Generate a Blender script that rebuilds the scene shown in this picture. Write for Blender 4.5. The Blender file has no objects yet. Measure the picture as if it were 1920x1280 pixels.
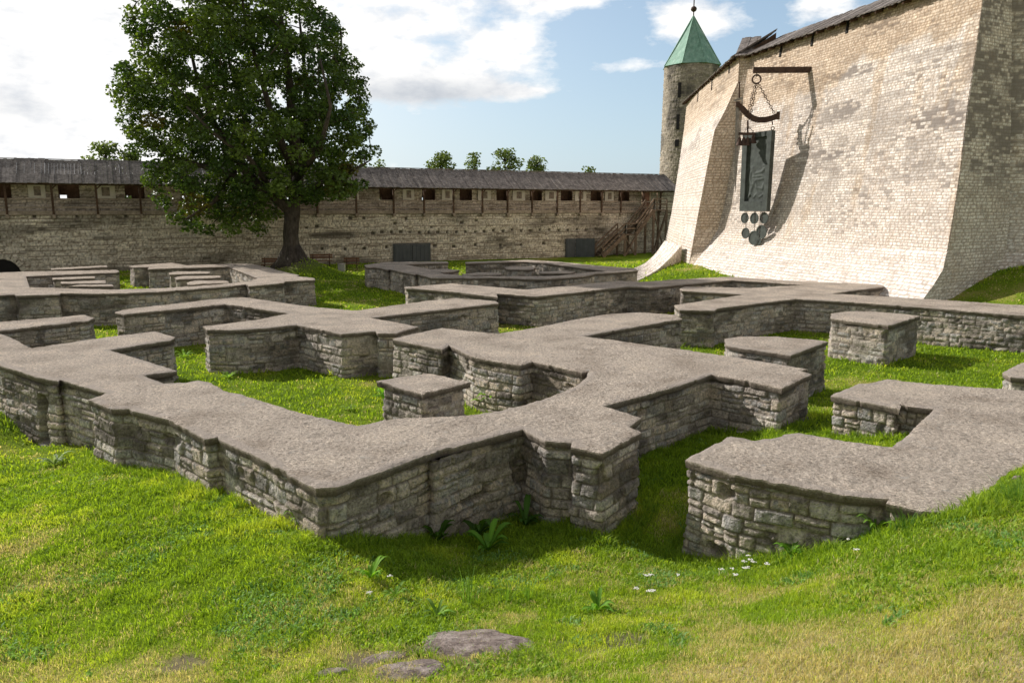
import bpy, bmesh, math, random
import numpy as np
from mathutils import Vector, Matrix
from mathutils.geometry import delaunay_2d_cdt
random.seed(7); rng = np.random.default_rng(7)
sc = bpy.context.scene
COL = sc.collection
# ---------------------------------------------------------------- camera / survey helpers
F = 1440.; PITCH = math.atan(250 / F); CZ = 3.3
cp, sp = math.cos(PITCH), math.sin(PITCH)
def ray(x, y):
    u = (x - 960) / F; v = (640 - y) / F
    return (u, cp + v * sp, -sp + v * cp)
def pl(x, y, z=0.0):
    d = ray(x, y); t = (z - CZ) / d[2]
    return (d[0] * t, d[1] * t, z)
def dep(x, y, Y):
    d = ray(x, y); t = Y / d[1]
    return (d[0] * t, Y, CZ + d[2] * t)
def vplane(x, y, o, t):
    """hit the vertical plane through o=(X,Y) with horizontal direction t: returns distance along t, z"""
    d = ray(x, y)
    # o + s*t = k*d
    det = t[0] * (-d[1]) + d[0] * t[1]
    s = ((-o[0]) * (-d[1]) - (-d[0]) * (-o[1])) / det
    k = (t[0] * (-o[1]) - t[1] * (-o[0])) / det
    return s, CZ + d[2] * k

cam = bpy.data.cameras.new('camera'); co = bpy.data.objects.new('camera', cam); COL.objects.link(co)
cam.sensor_width = 36; cam.lens = 27.0; cam.clip_end = 3000; cam.clip_start = .05
co.location = (0, 0, CZ); co.rotation_euler = (math.pi / 2 - PITCH, 0, 0)
sc.camera = co
sc.view_settings.view_transform = 'Standard'; sc.view_settings.look = 'None'; sc.view_settings.exposure = 0

# ---------------------------------------------------------------- numpy noise
def h2(a, b, s=0):
    a = np.asarray(a).astype(np.int64); b = np.asarray(b).astype(np.int64)
    h = (a * 374761393 + b * 668265263 + int(s) * 1446647 + 12345) & 0xffffffff
    h = ((h ^ (h >> 13)) * 1274126177) & 0xffffffff
    h = ((h ^ (h >> 15)) * 2246822519) & 0xffffffff
    h = h ^ (h >> 16)
    return h / 4294967296.0
def sst(a, b, x):
    t = np.clip((x - a) / (b - a), 0, 1); return t * t * (3 - 2 * t)
def vn(x, y, s=0):
    x = np.asarray(x, float); y = np.asarray(y, float)
    i = np.floor(x); j = np.floor(y); fx = x - i; fy = y - j
    fx = fx * fx * (3 - 2 * fx); fy = fy * fy * (3 - 2 * fy)
    a = h2(i, j, s); b = h2(i + 1, j, s); c = h2(i, j + 1, s); d = h2(i + 1, j + 1, s)
    return (a * (1 - fx) + b * fx) * (1 - fy) + (c * (1 - fx) + d * fx) * fy
def fbm(x, y, s=0, o=4):
    r = 0; a = .5; t = 0
    for k in range(o):
        r = r + a * vn(x, y, s + k * 17); t += a; a *= .5; x = np.asarray(x) * 2.03 + 3.1; y = np.asarray(y) * 2.03 + 1.7
    return r / t

# ---------------------------------------------------------------- object helpers
def wloc(p):
    l = Vector((0, 0, 0))
    while p is not None:
        l += p.location; p = p.parent
    return l
def tag(o, label=None, cat=None, group=None, kind=None):
    if label: o['label'] = label
    if cat: o['category'] = cat
    if group: o['group'] = group
    if kind: o['kind'] = kind
    return o
def thing(name, loc, label, cat, group=None):
    o = bpy.data.objects.new(name, None); COL.objects.link(o); o.location = loc
    o.empty_display_size = .3
    return tag(o, label, cat, group)
def mesh_obj(name, V, faces, mat, parent=None, loc=None, smooth=False):
    """V in world coordinates"""
    me = bpy.data.meshes.new(name)
    V = np.asarray(V, float).reshape(-1, 3)
    base = wloc(parent) if parent is not None else Vector(loc if loc is not None else (0, 0, 0))
    Vl = V - np.array(base)
    if isinstance(faces, np.ndarray):
        n = faces.shape[1]
        me.vertices.add(len(Vl)); me.vertices.foreach_set('co', Vl.ravel().astype(np.float32))
        me.loops.add(faces.size); me.loops.foreach_set('vertex_index', faces.ravel().astype(np.int32))
        me.polygons.add(len(faces)); me.polygons.foreach_set('loop_start', np.arange(0, faces.size, n, dtype=np.int32))
        me.update(calc_edges=True)
    else:
        me.from_pydata(Vl.tolist(), [], [tuple(f) for f in faces])
    me.materials.append(mat)
    o = bpy.data.objects.new(name, me); COL.objects.link(o)
    if parent is not None: o.parent = parent
    elif loc is not None: o.location = loc
    if smooth: me.polygons.foreach_set('use_smooth', [True] * len(me.polygons))
    return o
def setcol(o, name, C):
    a = o.data.attributes.new(name, 'FLOAT_COLOR', 'POINT')
    a.data.foreach_set('color', np.asarray(C, np.float32).ravel())
class MB:
    def __init__(s): s.v = []; s.f = []
    def hexa(s, P):
        b = len(s.v); s.v += [tuple(p) for p in P]
        for q in ((0, 3, 2, 1), (4, 5, 6, 7), (0, 1, 5, 4), (1, 2, 6, 5), (2, 3, 7, 6), (3, 0, 4, 7)):
            s.f.append(tuple(b + i for i in q))
    def box(s, c, d, ax=None):
        c = Vector(c); X, Y, Z = ax if ax else (Vector((1, 0, 0)), Vector((0, 1, 0)), Vector((0, 0, 1)))
        X = X * d[0] / 2; Y = Y * d[1] / 2; Z = Z * d[2] / 2
        s.hexa([c - X - Y - Z, c + X - Y - Z, c + X + Y - Z, c - X + Y - Z, c - X - Y + Z, c + X - Y + Z, c + X + Y + Z, c - X + Y + Z])
    def beam(s, p, q, w, h, up=(0, 0, 1)):
        p = Vector(p); q = Vector(q); z = (q - p); L = z.length; z.normalize()
        x = z.cross(Vector(up))
        if x.length < 1e-3: x = z.cross(Vector((0, 1, 0)))
        x.normalize(); y = x.cross(z).normalized()
        s.box((p + q) / 2, (w, h, L), (x, y, z))
    def tube(s, pts, rad, n=8, cap=True):
        pts = [Vector(p) for p in pts]; b = len(s.v); m = len(pts)
        ref = Vector((.13, .31, .94))
        for i, p in enumerate(pts):
            t = (pts[min(i + 1, m - 1)] - pts[max(i - 1, 0)]).normalized()
            if abs(t.dot(ref)) > .97: ref = Vector((.9, .2, .1))
            x = t.cross(ref).normalized(); y = t.cross(x).normalized()
            r = rad[i] if hasattr(rad, '__len__') else rad
            for k in range(n):
                a = 2 * math.pi * k / n
                s.v.append(tuple(p + (x * math.cos(a) + y * math.sin(a)) * r))
        for i in range(m - 1):
            for k in range(n):
                a = b + i * n + k; c = b + i * n + (k + 1) % n
                s.f.append((a, c, c + n, a + n))
        if cap:
            s.f.append(tuple(b + k for k in range(n))[::-1]); s.f.append(tuple(b + (m - 1) * n + k for k in range(n)))
    def lathe(s, c, prof, n=16, axis=(0, 0, 1)):
        c = Vector(c); ax = Vector(axis).normalized(); b = len(s.v)
        x = ax.cross(Vector((.31, .95, .05))).normalized(); y = ax.cross(x)
        for r, h in prof:
            for k in range(n):
                a = 2 * math.pi * k / n
                s.v.append(tuple(c + ax * h + (x * math.cos(a) + y * math.sin(a)) * r))
        for i in range(len(prof) - 1):
            for k in range(n):
                a = b + i * n + k; d = b + i * n + (k + 1) % n
                s.f.append((a, d, d + n, a + n))
        s.f.append(tuple(b + k for k in range(n))[::-1]); s.f.append(tuple(b + (len(prof) - 1) * n + k for k in range(n)))
    def torus(s, c, R, r, X, Y, n=14, m=6):
        c = Vector(c); X = Vector(X).normalized(); Y = Vector(Y).normalized(); Z = X.cross(Y); b = len(s.v)
        for i in range(n):
            a = 2 * math.pi * i / n; d = X * math.cos(a) + Y * math.sin(a)
            for k in range(m):
                e = 2 * math.pi * k / m
                s.v.append(tuple(c + d * (R + r * math.cos(e)) + Z * r * math.sin(e)))
        for i in range(n):
            for k in range(m):
                s.f.append((b + i * m + k, b + ((i + 1) % n) * m + k, b + ((i + 1) % n) * m + (k + 1) % m, b + i * m + (k + 1) % m))
    def build(s, name, mat, parent=None, loc=None, smooth=False):
        return mesh_obj(name, s.v, s.f, mat, parent, loc, smooth)

# ---------------------------------------------------------------- materials
def newmat(name, rough=.85, spec=.2):
    m = bpy.data.materials.new(name); m.use_nodes = True; nt = m.node_tree; N = nt.nodes; L = nt.links
    b = N['Principled BSDF']; b.inputs['Roughness'].default_value = rough; b.inputs['Specular IOR Level'].default_value = spec
    return m, N, L, b
def nd(N, t, **k):
    n = N.new(t)
    for a, v in k.items():
        if a in n.inputs.keys() if isinstance(a, str) else False: n.inputs[a].default_value = v
        else: setattr(n, a, v)
    return n
def noise(N, L, vec, scale, detail=4, rough=.55):
    n = N.new('ShaderNodeTexNoise'); n.inputs['Scale'].default_value = scale; n.inputs['Detail'].default_value = detail
    n.inputs['Roughness'].default_value = rough
    if vec is not None: L.new(vec, n.inputs['Vector'])
    return n.outputs['Fac']
def ramp(N, L, fac, stops):
    r = N.new('ShaderNodeValToRGB'); e = r.color_ramp.elements
    while len(e) < len(stops): e.new(.5)
    for k, (p, c) in enumerate(stops):
        e[k].position = p; e[k].color = (*c, 1) if len(c) == 3 else c
    L.new(fac, r.inputs['Fac']); return r.outputs['Color']
def mix(N, L, fac, a, b, mode='MIX'):
    m = N.new('ShaderNodeMix'); m.data_type = 'RGBA'; m.blend_type = mode
    for inp, v in ((m.inputs['Factor'], fac), (m.inputs['A'], a), (m.inputs['B'], b)):
        if hasattr(v, 'default_value') or hasattr(v, 'links'): L.new(v, inp)
        elif isinstance(v, (int, float)): inp.default_value = v
        else: inp.default_value = (*v, 1)
    return m.outputs['Result']
def math_(N, L, op, a, b=None):
    m = N.new('ShaderNodeMath'); m.operation = op
    for i, v in enumerate((a, b)):
        if v is None: continue
        if isinstance(v, (int, float)): m.inputs[i].default_value = v
        else: L.new(v, m.inputs[i])
    return m.outputs[0]
def coords(N, L, scale=(1, 1, 1)):
    g = N.new('ShaderNodeNewGeometry'); mp = N.new('ShaderNodeMapping'); mp.inputs['Scale'].default_value = scale
    L.new(g.outputs['Position'], mp.inputs['Vector']); return mp.outputs['Vector']
def bump(N, L, b, h, strength=.5, dist=.02, prev=None):
    n = N.new('ShaderNodeBump'); n.inputs['Strength'].default_value = strength; n.inputs['Distance'].default_value = dist
    L.new(h, n.inputs['Height'])
    if prev is not None: L.new(prev, n.inputs['Normal'])
    L.new(n.outputs['Normal'], b.inputs['Normal']); return n.outputs['Normal']

def masonry_mat(name, tones, mortar, dark=(.1, .09, .08), grime_shade=.5, fine=25, bstr=.6, bd=.015):
    m, N, L, b = newmat(name, .92, .12)
    at = N.new('ShaderNodeAttribute'); at.attribute_name = 'st'
    s = N.new('ShaderNodeSeparateColor'); L.new(at.outputs['Color'], s.inputs['Color'])
    P = coords(N, L)
    c = ramp(N, L, s.outputs['Red'], [(i / (len(tones) - 1), t) for i, t in enumerate(tones)])
    n1 = noise(N, L, P, fine, 6, .65)
    c = mix(N, L, 1.0, c, ramp(N, L, n1, [(.32, (.45,) * 3), (.5, (1,) * 3), (.68, (1.4,) * 3)]), 'MULTIPLY')
    n2 = noise(N, L, P, 1.1, 4)
    c = mix(N, L, 1.0, c, ramp(N, L, n2, [(.3, (.80, .79, .78)), (.55, (1, 1, 1)), (.75, (1.12, 1.10, 1.06))]), 'MULTIPLY')
    mo = mix(N, L, n1, tuple(x * .62 for x in mortar), tuple(min(1, x * 1.25) for x in mortar))
    c = mix(N, L, s.outputs['Green'], c, mo)
    c = mix(N, L, math_(N, L, 'MULTIPLY', s.outputs['Blue'], grime_shade), c, dark)  # blue mask: stains and dark joints, plus shade painted into recesses
    L.new(c, b.inputs['Base Color'])
    p = bump(N, L, b, noise(N, L, P, fine * 1.6, 5, .7), bstr, bd)
    bump(N, L, b, noise(N, L, P, fine * .4, 4, .6), bstr * .8, bd * 2, p)
    return m
def _m(*a, **k): return masonry_mat(*a, **k)
MAT_RUIN = _m('ruin_masonry', [(.32, .28, .245), (.50, .44, .38), (.66, .58, .495), (.70, .58, .46), (.39, .375, .36), (.58, .54, .495), (.82, .735, .63)], (.54, .465, .39), (.055, .045, .035), .85, 22, .95, .03)
MAT_FORT = masonry_mat('fortress_masonry', [(.70, .63, .56), (.77, .71, .645), (.83, .78, .72), (.75, .69, .63), (.87, .83, .78), (.80, .74, .68)], (.47, .38, .305), (.235, .205, .185), .92, 9, .3, .015)
MAT_FAR = masonry_mat('curtain_masonry', [(.53, .455, .36), (.67, .585, .47), (.79, .70, .57), (.65, .58, .485), (.83, .74, .62)], (.31, .25, .19), (.10, .085, .065), 1.0, 8, .5, .03)
MAT_TOWER = masonry_mat('tower_masonry', [(.30, .26, .21), (.42, .36, .29), (.52, .45, .36), (.37, .33, .28)], (.34, .29, .23), (.10, .09, .08), .9, 6, .5, .03)

def concrete_mat():
    m, N, L, b = newmat('coping_concrete', .95, .1); P = coords(N, L)
    big = noise(N, L, P, .9, 5, .6); mid = noise(N, L, P, 19, 8, .8); fin = noise(N, L, P, 48, 5, .8)
    c = ramp(N, L, mid, [(.34, (.24, .20, .16)), (.49, (.60, .51, .42)), (.62, (.88, .78, .66))])
    c = mix(N, L, 1.0, c, ramp(N, L, big, [(.32, (.72, .69, .66)), (.5, (.98, .97, .96)), (.7, (1.18, 1.16, 1.12))]), 'MULTIPLY')
    c = mix(N, L, 1.0, c, ramp(N, L, fin, [(.30, (.45,) * 3), (.46, (1,) * 3), (.66, (1.45,) * 3)]), 'MULTIPLY')
    vo = N.new('ShaderNodeTexVoronoi'); vo.inputs['Scale'].default_value = 28; L.new(P, vo.inputs['Vector'])
    peb = ramp(N, L, vo.outputs['Distance'], [(.12, (1, 1, 1)), (.3, (0, 0, 0))])
    sel = N.new('ShaderNodeSeparateColor'); L.new(vo.outputs['Color'], sel.inputs['Color'])
    pk = math_(N, L, 'MULTIPLY', peb, math_(N, L, 'GREATER_THAN', sel.outputs['Red'], .72))
    c = mix(N, L, math_(N, L, 'MULTIPLY', pk, .7), c, (.66, .60, .52))
    li = ramp(N, L, noise(N, L, P, 4.2, 6, .7), [(.60, (0, 0, 0)), (.66, (1, 1, 1))])
    c = mix(N, L, math_(N, L, 'MULTIPLY', li, .45), c, (.60, .58, .53))
    dk_ = ramp(N, L, noise(N, L, P, 2.3, 7, .72), [(.58, (0, 0, 0)), (.68, (1, 1, 1))])
    c = mix(N, L, math_(N, L, 'MULTIPLY', dk_, .5), c, (.17, .145, .12))
    cr = N.new('ShaderNodeTexVoronoi'); cr.feature = 'DISTANCE_TO_EDGE'; cr.inputs['Scale'].default_value = 1.3
    wv = N.new('ShaderNodeVectorMath'); wv.operation = 'ADD'
    nn = N.new('ShaderNodeTexNoise'); nn.inputs['Scale'].default_value = 3.0; nn.inputs['Detail'].default_value = 6; L.new(P, nn.inputs['Vector'])
    L.new(P, wv.inputs[0]); L.new(nn.outputs['Color'], wv.inputs[1]); L.new(wv.outputs[0], cr.inputs['Vector'])
    ck = ramp(N, L, cr.outputs['Distance'], [(.002, (1, 1, 1)), (.011, (0, 0, 0))])
    ckm = math_(N, L, 'MULTIPLY', ck, ramp(N, L, noise(N, L, P, .8, 2), [(.5, (0, 0, 0)), (.6, (1, 1, 1))]))
    c = mix(N, L, math_(N, L, 'MULTIPLY', ckm, .5), c, (.07, .06, .05))
    at = N.new('ShaderNodeAttribute'); at.attribute_name = 'st'; s = N.new('ShaderNodeSeparateColor'); L.new(at.outputs['Color'], s.inputs['Color'])
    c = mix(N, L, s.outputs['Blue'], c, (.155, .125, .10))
    c = mix(N, L, math_(N, L, 'MULTIPLY', s.outputs['Green'], .8), c, mix(N, L, fin, (.45, .38, .32), (.70, .61, .52)))
    L.new(c, b.inputs['Base Color'])
    p = bump(N, L, b, mid, .9, .14)
    p = bump(N, L, b, noise(N, L, P, 24, 5, .75), .8, .03, p)
    p = bump(N, L, b, fin, .8, .012, p)
    bump(N, L, b, vo.outputs['Distance'], .5, -.012, p)
    return m
MAT_CAP = concrete_mat()

def wood_mat(name, a, b_, scale=(30, 30, 2.0), rough=.85):
    m, N, L, b = newmat(name, rough, .15)
    P = coords(N, L, scale); n = noise(N, L, P, 1.0, 5, .65); P2 = coords(N, L); n2 = noise(N, L, P2, 2.2, 3)
    c = ramp(N, L, n, [(.3, a), (.7, b_)])
    c = mix(N, L, 1.0, c, ramp(N, L, n2, [(.3, (.65,) * 3), (.7, (1.25,) * 3)]), 'MULTIPLY')
    L.new(c, b.inputs['Base Color']); bump(N, L, b, n, .4, .01); return m
MAT_ROOF = wood_mat('weathered_roof_boards', (.13, .11, .10), (.36, .32, .29), (6, 6, 6))
MAT_DARKW = wood_mat('dark_timber', (.06, .036, .024), (.14, .085, .056), (8, 8, 4))
MAT_WOOD = wood_mat('grey_brown_timber', (.24, .19, .145), (.46, .37, .29), (8, 8, 8))
MAT_NEWW = wood_mat('light_timber', (.36, .26, .17), (.50, .38, .26), (8, 8, 8))
MAT_BENCH = wood_mat('reddish_bench_boards', (.16, .085, .055), (.26, .14, .09), (8, 8, 8))
def plain_mat(name, c, rough=.6, metal=0., var=.25, sc_=5, bs=.2):
    m, N, L, b = newmat(name, rough, .4); b.inputs['Metallic'].default_value = metal
    P = coords(N, L); n = noise(N, L, P, sc_, 5, .6)
    L.new(ramp(N, L, n, [(.3, tuple(x * (1 - var) for x in c)), (.7, tuple(min(1, x * (1 + var)) for x in c))]), b.inputs['Base Color'])
    bump(N, L, b, n, bs, .01); return m
MAT_GATE = plain_mat('dark_grey_painted_steel', (.075, .082, .088), .5, 0, .2, 2)
MAT_BLACK = plain_mat('recess_shade_black', (.012, .010, .009), .9)  # near-black colour painted in for the shade inside openings
MAT_RUST = plain_mat('rusty_iron', (.085, .050, .036), .75, .3, .45, 6)
MAT_BRONZE = plain_mat('green_grey_bronze', (.07, .08, .07), .8, .1, .35, 4, .5)
MAT_STEEL = plain_mat('grey_iron', (.30, .27, .24), .55, .5, .3, 4)
MAT_BOARD = plain_mat('pale_board', (.80, .74, .64), .7, 0, .12, 3)
MAT_PIC = plain_mat('printed_picture', (.30, .24, .19), .6, 0, .6, 5)
MAT_BIN = plain_mat('pale_bin', (.42, .40, .36), .8, 0, .2)
def copper_mat():
    m, N, L, b = newmat('green_copper', .65, .3); P = coords(N, L, (1, 1, .7)); n = noise(N, L, P, 1.6, 5, .65)
    n2 = noise(N, L, coords(N, L, (4, 4, .5)), 1, 4)
    c = ramp(N, L, n, [(.3, (.17, .33, .24)), (.5, (.25, .44, .335)), (.7, (.36, .54, .43))])
    c = mix(N, L, 1.0, c, ramp(N, L, n2, [(.3, (.75,) * 3), (.7, (1.15,) * 3)]), 'MULTIPLY')
    L.new(c, b.inputs['Base Color']); return m
MAT_COPPER = copper_mat()
def leaf_mat(name, trans=.35, rough=.5, tm=(1.9, 1.85, .95)):
    m, N, L, b = newmat(name, rough, .3)
    at = N.new('ShaderNodeAttribute'); at.attribute_name = 'col'
    L.new(at.outputs['Color'], b.inputs['Base Color'])
    t = N.new('ShaderNodeBsdfTranslucent'); mx = N.new('ShaderNodeMixShader'); mx.inputs['Fac'].default_value = trans
    c2 = mix(N, L, 1.0, at.outputs['Color'], tm, 'MULTIPLY')
    L.new(c2, t.inputs['Color']); L.new(b.outputs[0], mx.inputs[1]); L.new(t.outputs[0], mx.inputs[2])
    L.new(mx.outputs[0], N['Material Output'].inputs['Surface']); return m
MAT_GRASS = leaf_mat('grass_blades', .42, .6)
MAT_LEAF = leaf_mat('tree_leaves', .25, .40, (1.9, 1.9, .6))
MAT_WEED = leaf_mat('weed_leaves', .35, .7)
MAT_BARK = wood_mat('bark', (.045, .036, .028), (.12, .10, .08), (9, 9, 2.5))

# ---------------------------------------------------------------- masonry pattern
def stones(u, v, seed, rh=(.10, .20), sw=(.22, .5), joint=.012, warp=.02, edge=.035, amp=(.010, .022), smear=.0, split=.3):
    r_ = np.random.default_rng(seed)
    v0 = v.min() - 1; n = int((v.max() - v0 + 2) / rh[0]) + 4
    hs = r_.uniform(rh[0], rh[1], n); ed = v0 + np.concatenate([[0], np.cumsum(hs)])
    v2 = v + warp * (fbm(u * 1.1, v * .9, seed, 3) - .5) * 2
    r = np.clip(np.searchsorted(ed, v2) - 1, 0, n - 1)
    vr = v2 - ed[r]; hr = hs[r]
    w = sw[0] + (sw[1] - sw[0]) * h2(r, r * 0 + 5, seed)
    x = (u + warp * .7 * (fbm(u * 4, v * 4, seed + 3, 2) - .5) * 2) / w + h2(r, r * 0 + 9, seed) * 9
    k = np.floor(x); J = .55
    k = np.where(x - k < J * h2(k, r, seed + 1), k - 1, k)
    dl = (x - k - J * h2(k, r, seed + 1)) * w; dr = (k + 1 + J * h2(k + 1, r, seed + 1) - x) * w
    sp_ = (h2(k, r, seed + 2) < split) & (hr > (rh[0] + rh[1]) * .5)
    sf = .35 + .3 * h2(k, r, seed + 8)
    top = sp_ & (vr > hr * sf)
    vv = np.where(sp_, np.where(top, vr - hr * sf, vr), vr); hh = np.where(sp_, np.where(top, hr * (1 - sf), hr * sf), hr)
    dv = np.minimum(vv, hh - vv); dx = np.minimum(dl, dr)
    dv = np.maximum(dv, 1e-4); dx = np.maximum(dx, 1e-4)
    d = dx * dv / np.sqrt(dx * dx + dv * dv)
    d = d + .008 * (vn(u * 22, v * 22, seed + 5) - .5)
    prof = sst(joint * .4, joint * .4 + edge, d)
    sid = k * 2 + top
    tone = h2(sid, r, seed + 11)
    H = prof * (amp[0] + amp[1] * h2(sid, r, seed + 12))
    tilt = (h2(sid, r, seed + 13) - .5) * .5
    H = H + prof * tilt * (vv - hh / 2) * .5
    mort = 1 - sst(joint * .3, joint * 1.1, d)
    if smear > 0:
        sm = sst(1 - smear, 1 - smear + .12, fbm(u * .7, v * .9, seed + 21, 4)) * .75
        H = H * (1 - sm) + sm * amp[1] * .8; mort = np.maximum(mort * (1 - sm * .6), sm * .8)
    return H, tone, mort, h2(sid, r, seed + 14)
def grid_faces(nu, nv, wrap=False):
    i = np.arange(nu if wrap else nu - 1)[:, None]; j = np.arange(nv - 1)[None, :]
    a = i * nv + j; b = ((i + 1) % nu) * nv + j
    return np.stack([a, b, b + 1, a + 1], -1).reshape(-1, 4)

# ---------------------------------------------------------------- polygons
def area(P): return .5 * sum(P[i][0] * P[(i + 1) % len(P)][1] - P[(i + 1) % len(P)][0] * P[i][1] for i in range(len(P)))
def ccw(P): return P if area(P) > 0 else P[::-1]
def inset(P, d):
    n = len(P); out = []
    for i in range(n):
        a = Vector(P[i - 1]); b = Vector(P[i]); c = Vector(P[(i + 1) % n])
        e1 = (b - a).normalized(); e2 = (c - b).normalized()
        n1 = Vector((-e1.y, e1.x)); n2 = Vector((-e2.y, e2.x)); m = n1 + n2
        if m.length < .3: m = n1
        m = m.normalized(); k = d / max(.45, m.dot(n1))
        out.append(tuple(b + m * k))
    return out
def inside(P, X, Y):
    r = np.zeros(len(X), bool); n = len(P)
    for i in range(n):
        x1, y1 = P[i]; x2, y2 = P[(i + 1) % n]
        if y1 == y2: continue
        c = ((y1 > Y) != (y2 > Y)) & (X < (x2 - x1) * (Y - y1) / (y2 - y1) + x1); r ^= c
    return r
def segdist(P, X, Y):
    D = np.full(len(X), 1e9)
    for i in range(len(P)):
        x1, y1 = P[i]; x2, y2 = P[(i + 1) % len(P)]; dx, dy = x2 - x1, y2 - y1; L2 = dx * dx + dy * dy
        if L2 < 1e-9: continue
        t = np.clip(((X - x1) * dx + (Y - y1) * dy) / L2, 0, 1)
        D = np.minimum(D, (X - x1 - t * dx) ** 2 + (Y - y1 - t * dy) ** 2)
    return np.sqrt(D)
def dense(P, ds):
    out = []
    for i in range(len(P)):
        a = Vector(P[i]); b = Vector(P[(i + 1) % len(P)]); L = (b - a).length; n = max(1, int(round(L / ds)))
        for k in range(n): out.append(a.lerp(b, k / n))
    return out

CAPS = []     # every coping outline, for the grass
def ruin(name, pix, label, cat, z=0.0, cap=.11, ds=.05, zb=-1.75, over=.065, seed=1, niche=None, group=None, bow=None, simple=False):
    P = ccw([pl(x, y, z)[:2] for x, y in pix]); CAPS.append(P)
    cx = sum(p[0] for p in P) / len(P); cy = sum(p[1] for p in P) / len(P)
    t = thing(name, (cx, cy, -1.2), label, cat, group)
    # wall: displaced rubble masonry
    W = inset(P, over); pts = dense(W, ds); n = len(pts)
    xy = np.array([(p.x, p.y) for p in pts])
    nx = np.roll(xy, -1, 0) - xy; pv = xy - np.roll(xy, 1, 0)
    nx /= np.linalg.norm(nx, axis=1)[:, None] + 1e-9; pv /= np.linalg.norm(pv, axis=1)[:, None] + 1e-9
    tg = nx + pv; tg /= np.linalg.norm(tg, axis=1)[:, None] + 1e-9
    Nn = np.stack([tg[:, 1], -tg[:, 0]], 1)
    seg = np.linalg.norm(np.roll(xy, -1, 0) - xy, axis=1); U = np.concatenate([[0], np.cumsum(seg)[:-1]])
    zt = z - cap + .01; nv = int((zt - zb) / ds) + 1; V = np.linspace(zt, zb, nv)
    UU, VV = np.meshgrid(U, V, indexing='ij')
    uf, vf = UU.ravel(), VV.ravel()
    H, tone, mort, r2 = stones(uf, vf, seed * 31 + 5, (.11, .24), (.16, .46), .016, .05, .013, (.010, .042), smear=.32, split=.42)
    H = H + .03 * (fbm(uf * .9, vf * 1.2, seed + 50, 4) - .5) + .012 * (fbm(uf * 9, vf * 9, seed + 51, 3) - .5)
    H = H + .014 * (vn(uf * 16, vf * 16, seed + 52) - .5) + .05 * sst(-.3, -1.5, vf)
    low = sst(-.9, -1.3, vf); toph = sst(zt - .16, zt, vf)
    dk = np.clip(.25 * low + .75 * toph * fbm(uf * 1.5, vf * 2, seed + 60) + .65 * sst(.54, .66, fbm(uf * .8, vf * 2.2, seed + 61, 4)) + .25 * (r2 > .9), 0, 1)  # base grime, patches and odd stones, plus shading painted under the coping
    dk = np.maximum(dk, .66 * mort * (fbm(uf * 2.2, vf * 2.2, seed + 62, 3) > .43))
    tone = np.clip(tone + .5 * (fbm(uf * 14, vf * 14, seed + 63, 3) - .5), 0, 1)
    hole = sst(.72, .78, fbm(uf * 1.7, vf * 2.6, seed + 77, 3)); H = H - hole * .05; dk = np.maximum(dk, hole * .7)
    if niche:
        for (q, w, z0, z1, dd) in niche:
            dq = np.hypot(xy[:, 0] - q[0], xy[:, 1] - q[1]); i0 = int(np.argmin(dq)); uu = np.abs(uf - U[i0])
            mk = sst(w / 2 + .05, w / 2 - .03, uu) * sst(z1 + .05, z1 - .03 , vf + .25 * uu) * (vf > z0)
            H = H - mk * dd; dk = np.maximum(dk, mk * .55)  # niche is sunk and its inner shade painted dark
    X = np.repeat(xy[:, 0], nv) + np.repeat(Nn[:, 0], nv) * H; Y = np.repeat(xy[:, 1], nv) + np.repeat(Nn[:, 1], nv) * H
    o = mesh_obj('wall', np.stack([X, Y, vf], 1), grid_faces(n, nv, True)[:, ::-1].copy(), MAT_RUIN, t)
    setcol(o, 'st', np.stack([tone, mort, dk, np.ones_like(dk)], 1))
    # coping slab
    e = dense(P, max(ds, .05)); ee = []
    Pn = inset(P, .5)
    for i, p in enumerate(e):
        a = e[i - 1]; b = e[(i + 1) % len(e)]; tt = (b - a).normalized(); nn = Vector((tt.y, -tt.x))
        w_ = .018 * (float(fbm(p.x * 2.5, p.y * 2.5, seed, 3)) - .5) + .016 * (float(vn(p.x * 9, p.y * 9, seed + 4)) - .5)
        if float(vn(p.x * 3.3, p.y * 3.3, seed + 9)) > .84: w_ -= .03
        ee.append(p + nn * w_)
    m = len(ee); xs = [p.x for p in ee]; ys = [p.y for p in ee]
    gs = max(.05, ds * 1.8)
    gx, gy = np.meshgrid(np.arange(min(xs), max(xs), gs), np.arange(min(ys), max(ys), gs))
    gx = gx.ravel() + rng.uniform(-.3, .3, gx.size) * gs; gy = gy.ravel() + rng.uniform(-.3, .3, gy.size) * gs
    ep = [(p.x, p.y) for p in ee]
    ok = inside(ep, gx, gy)
    gx, gy = gx[ok], gy[ok]; ok = segdist(P, gx, gy) > gs * .55; gx, gy = gx[ok], gy[ok]
    allp = [Vector(p) for p in ep] + [Vector((a, b)) for a, b in zip(gx, gy)]
    r = delaunay_2d_cdt(allp, [], [list(range(m))], 1, 1e-6)
    vs = r[0]; fs = r[2]; A = np.array([(v.x, v.y) for v in vs])
    src = [(-1 if not o_ else o_[0]) for o_ in r[3]]
    ed = segdist(P, A[:, 0], A[:, 1])
    Z = z + .018 * (fbm(A[:, 0] * 1.2, A[:, 1] * 1.2, seed + 30, 4) - .5) + .010 * (vn(A[:, 0] * 7, A[:, 1] * 7, seed + 31) - .5) + .014 * (vn(A[:, 0] * 17, A[:, 1] * 17, seed + 35) - .5) + .014 * (vn(A[:, 0] * 12, A[:, 1] * 12, seed + 32) - .5) * sst(.3, .6, fbm(A[:, 0] * 1.1, A[:, 1] * 1.1, seed + 33, 3)) - .016 * sst(.06, .0, ed)
    strip = sst(.17, .12, ed) * (fbm(A[:, 0] * .8, A[:, 1] * .8, seed + 34, 2) > .5)
    Vv = [(A[i, 0], A[i, 1], Z[i]) for i in range(len(A))]
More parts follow.
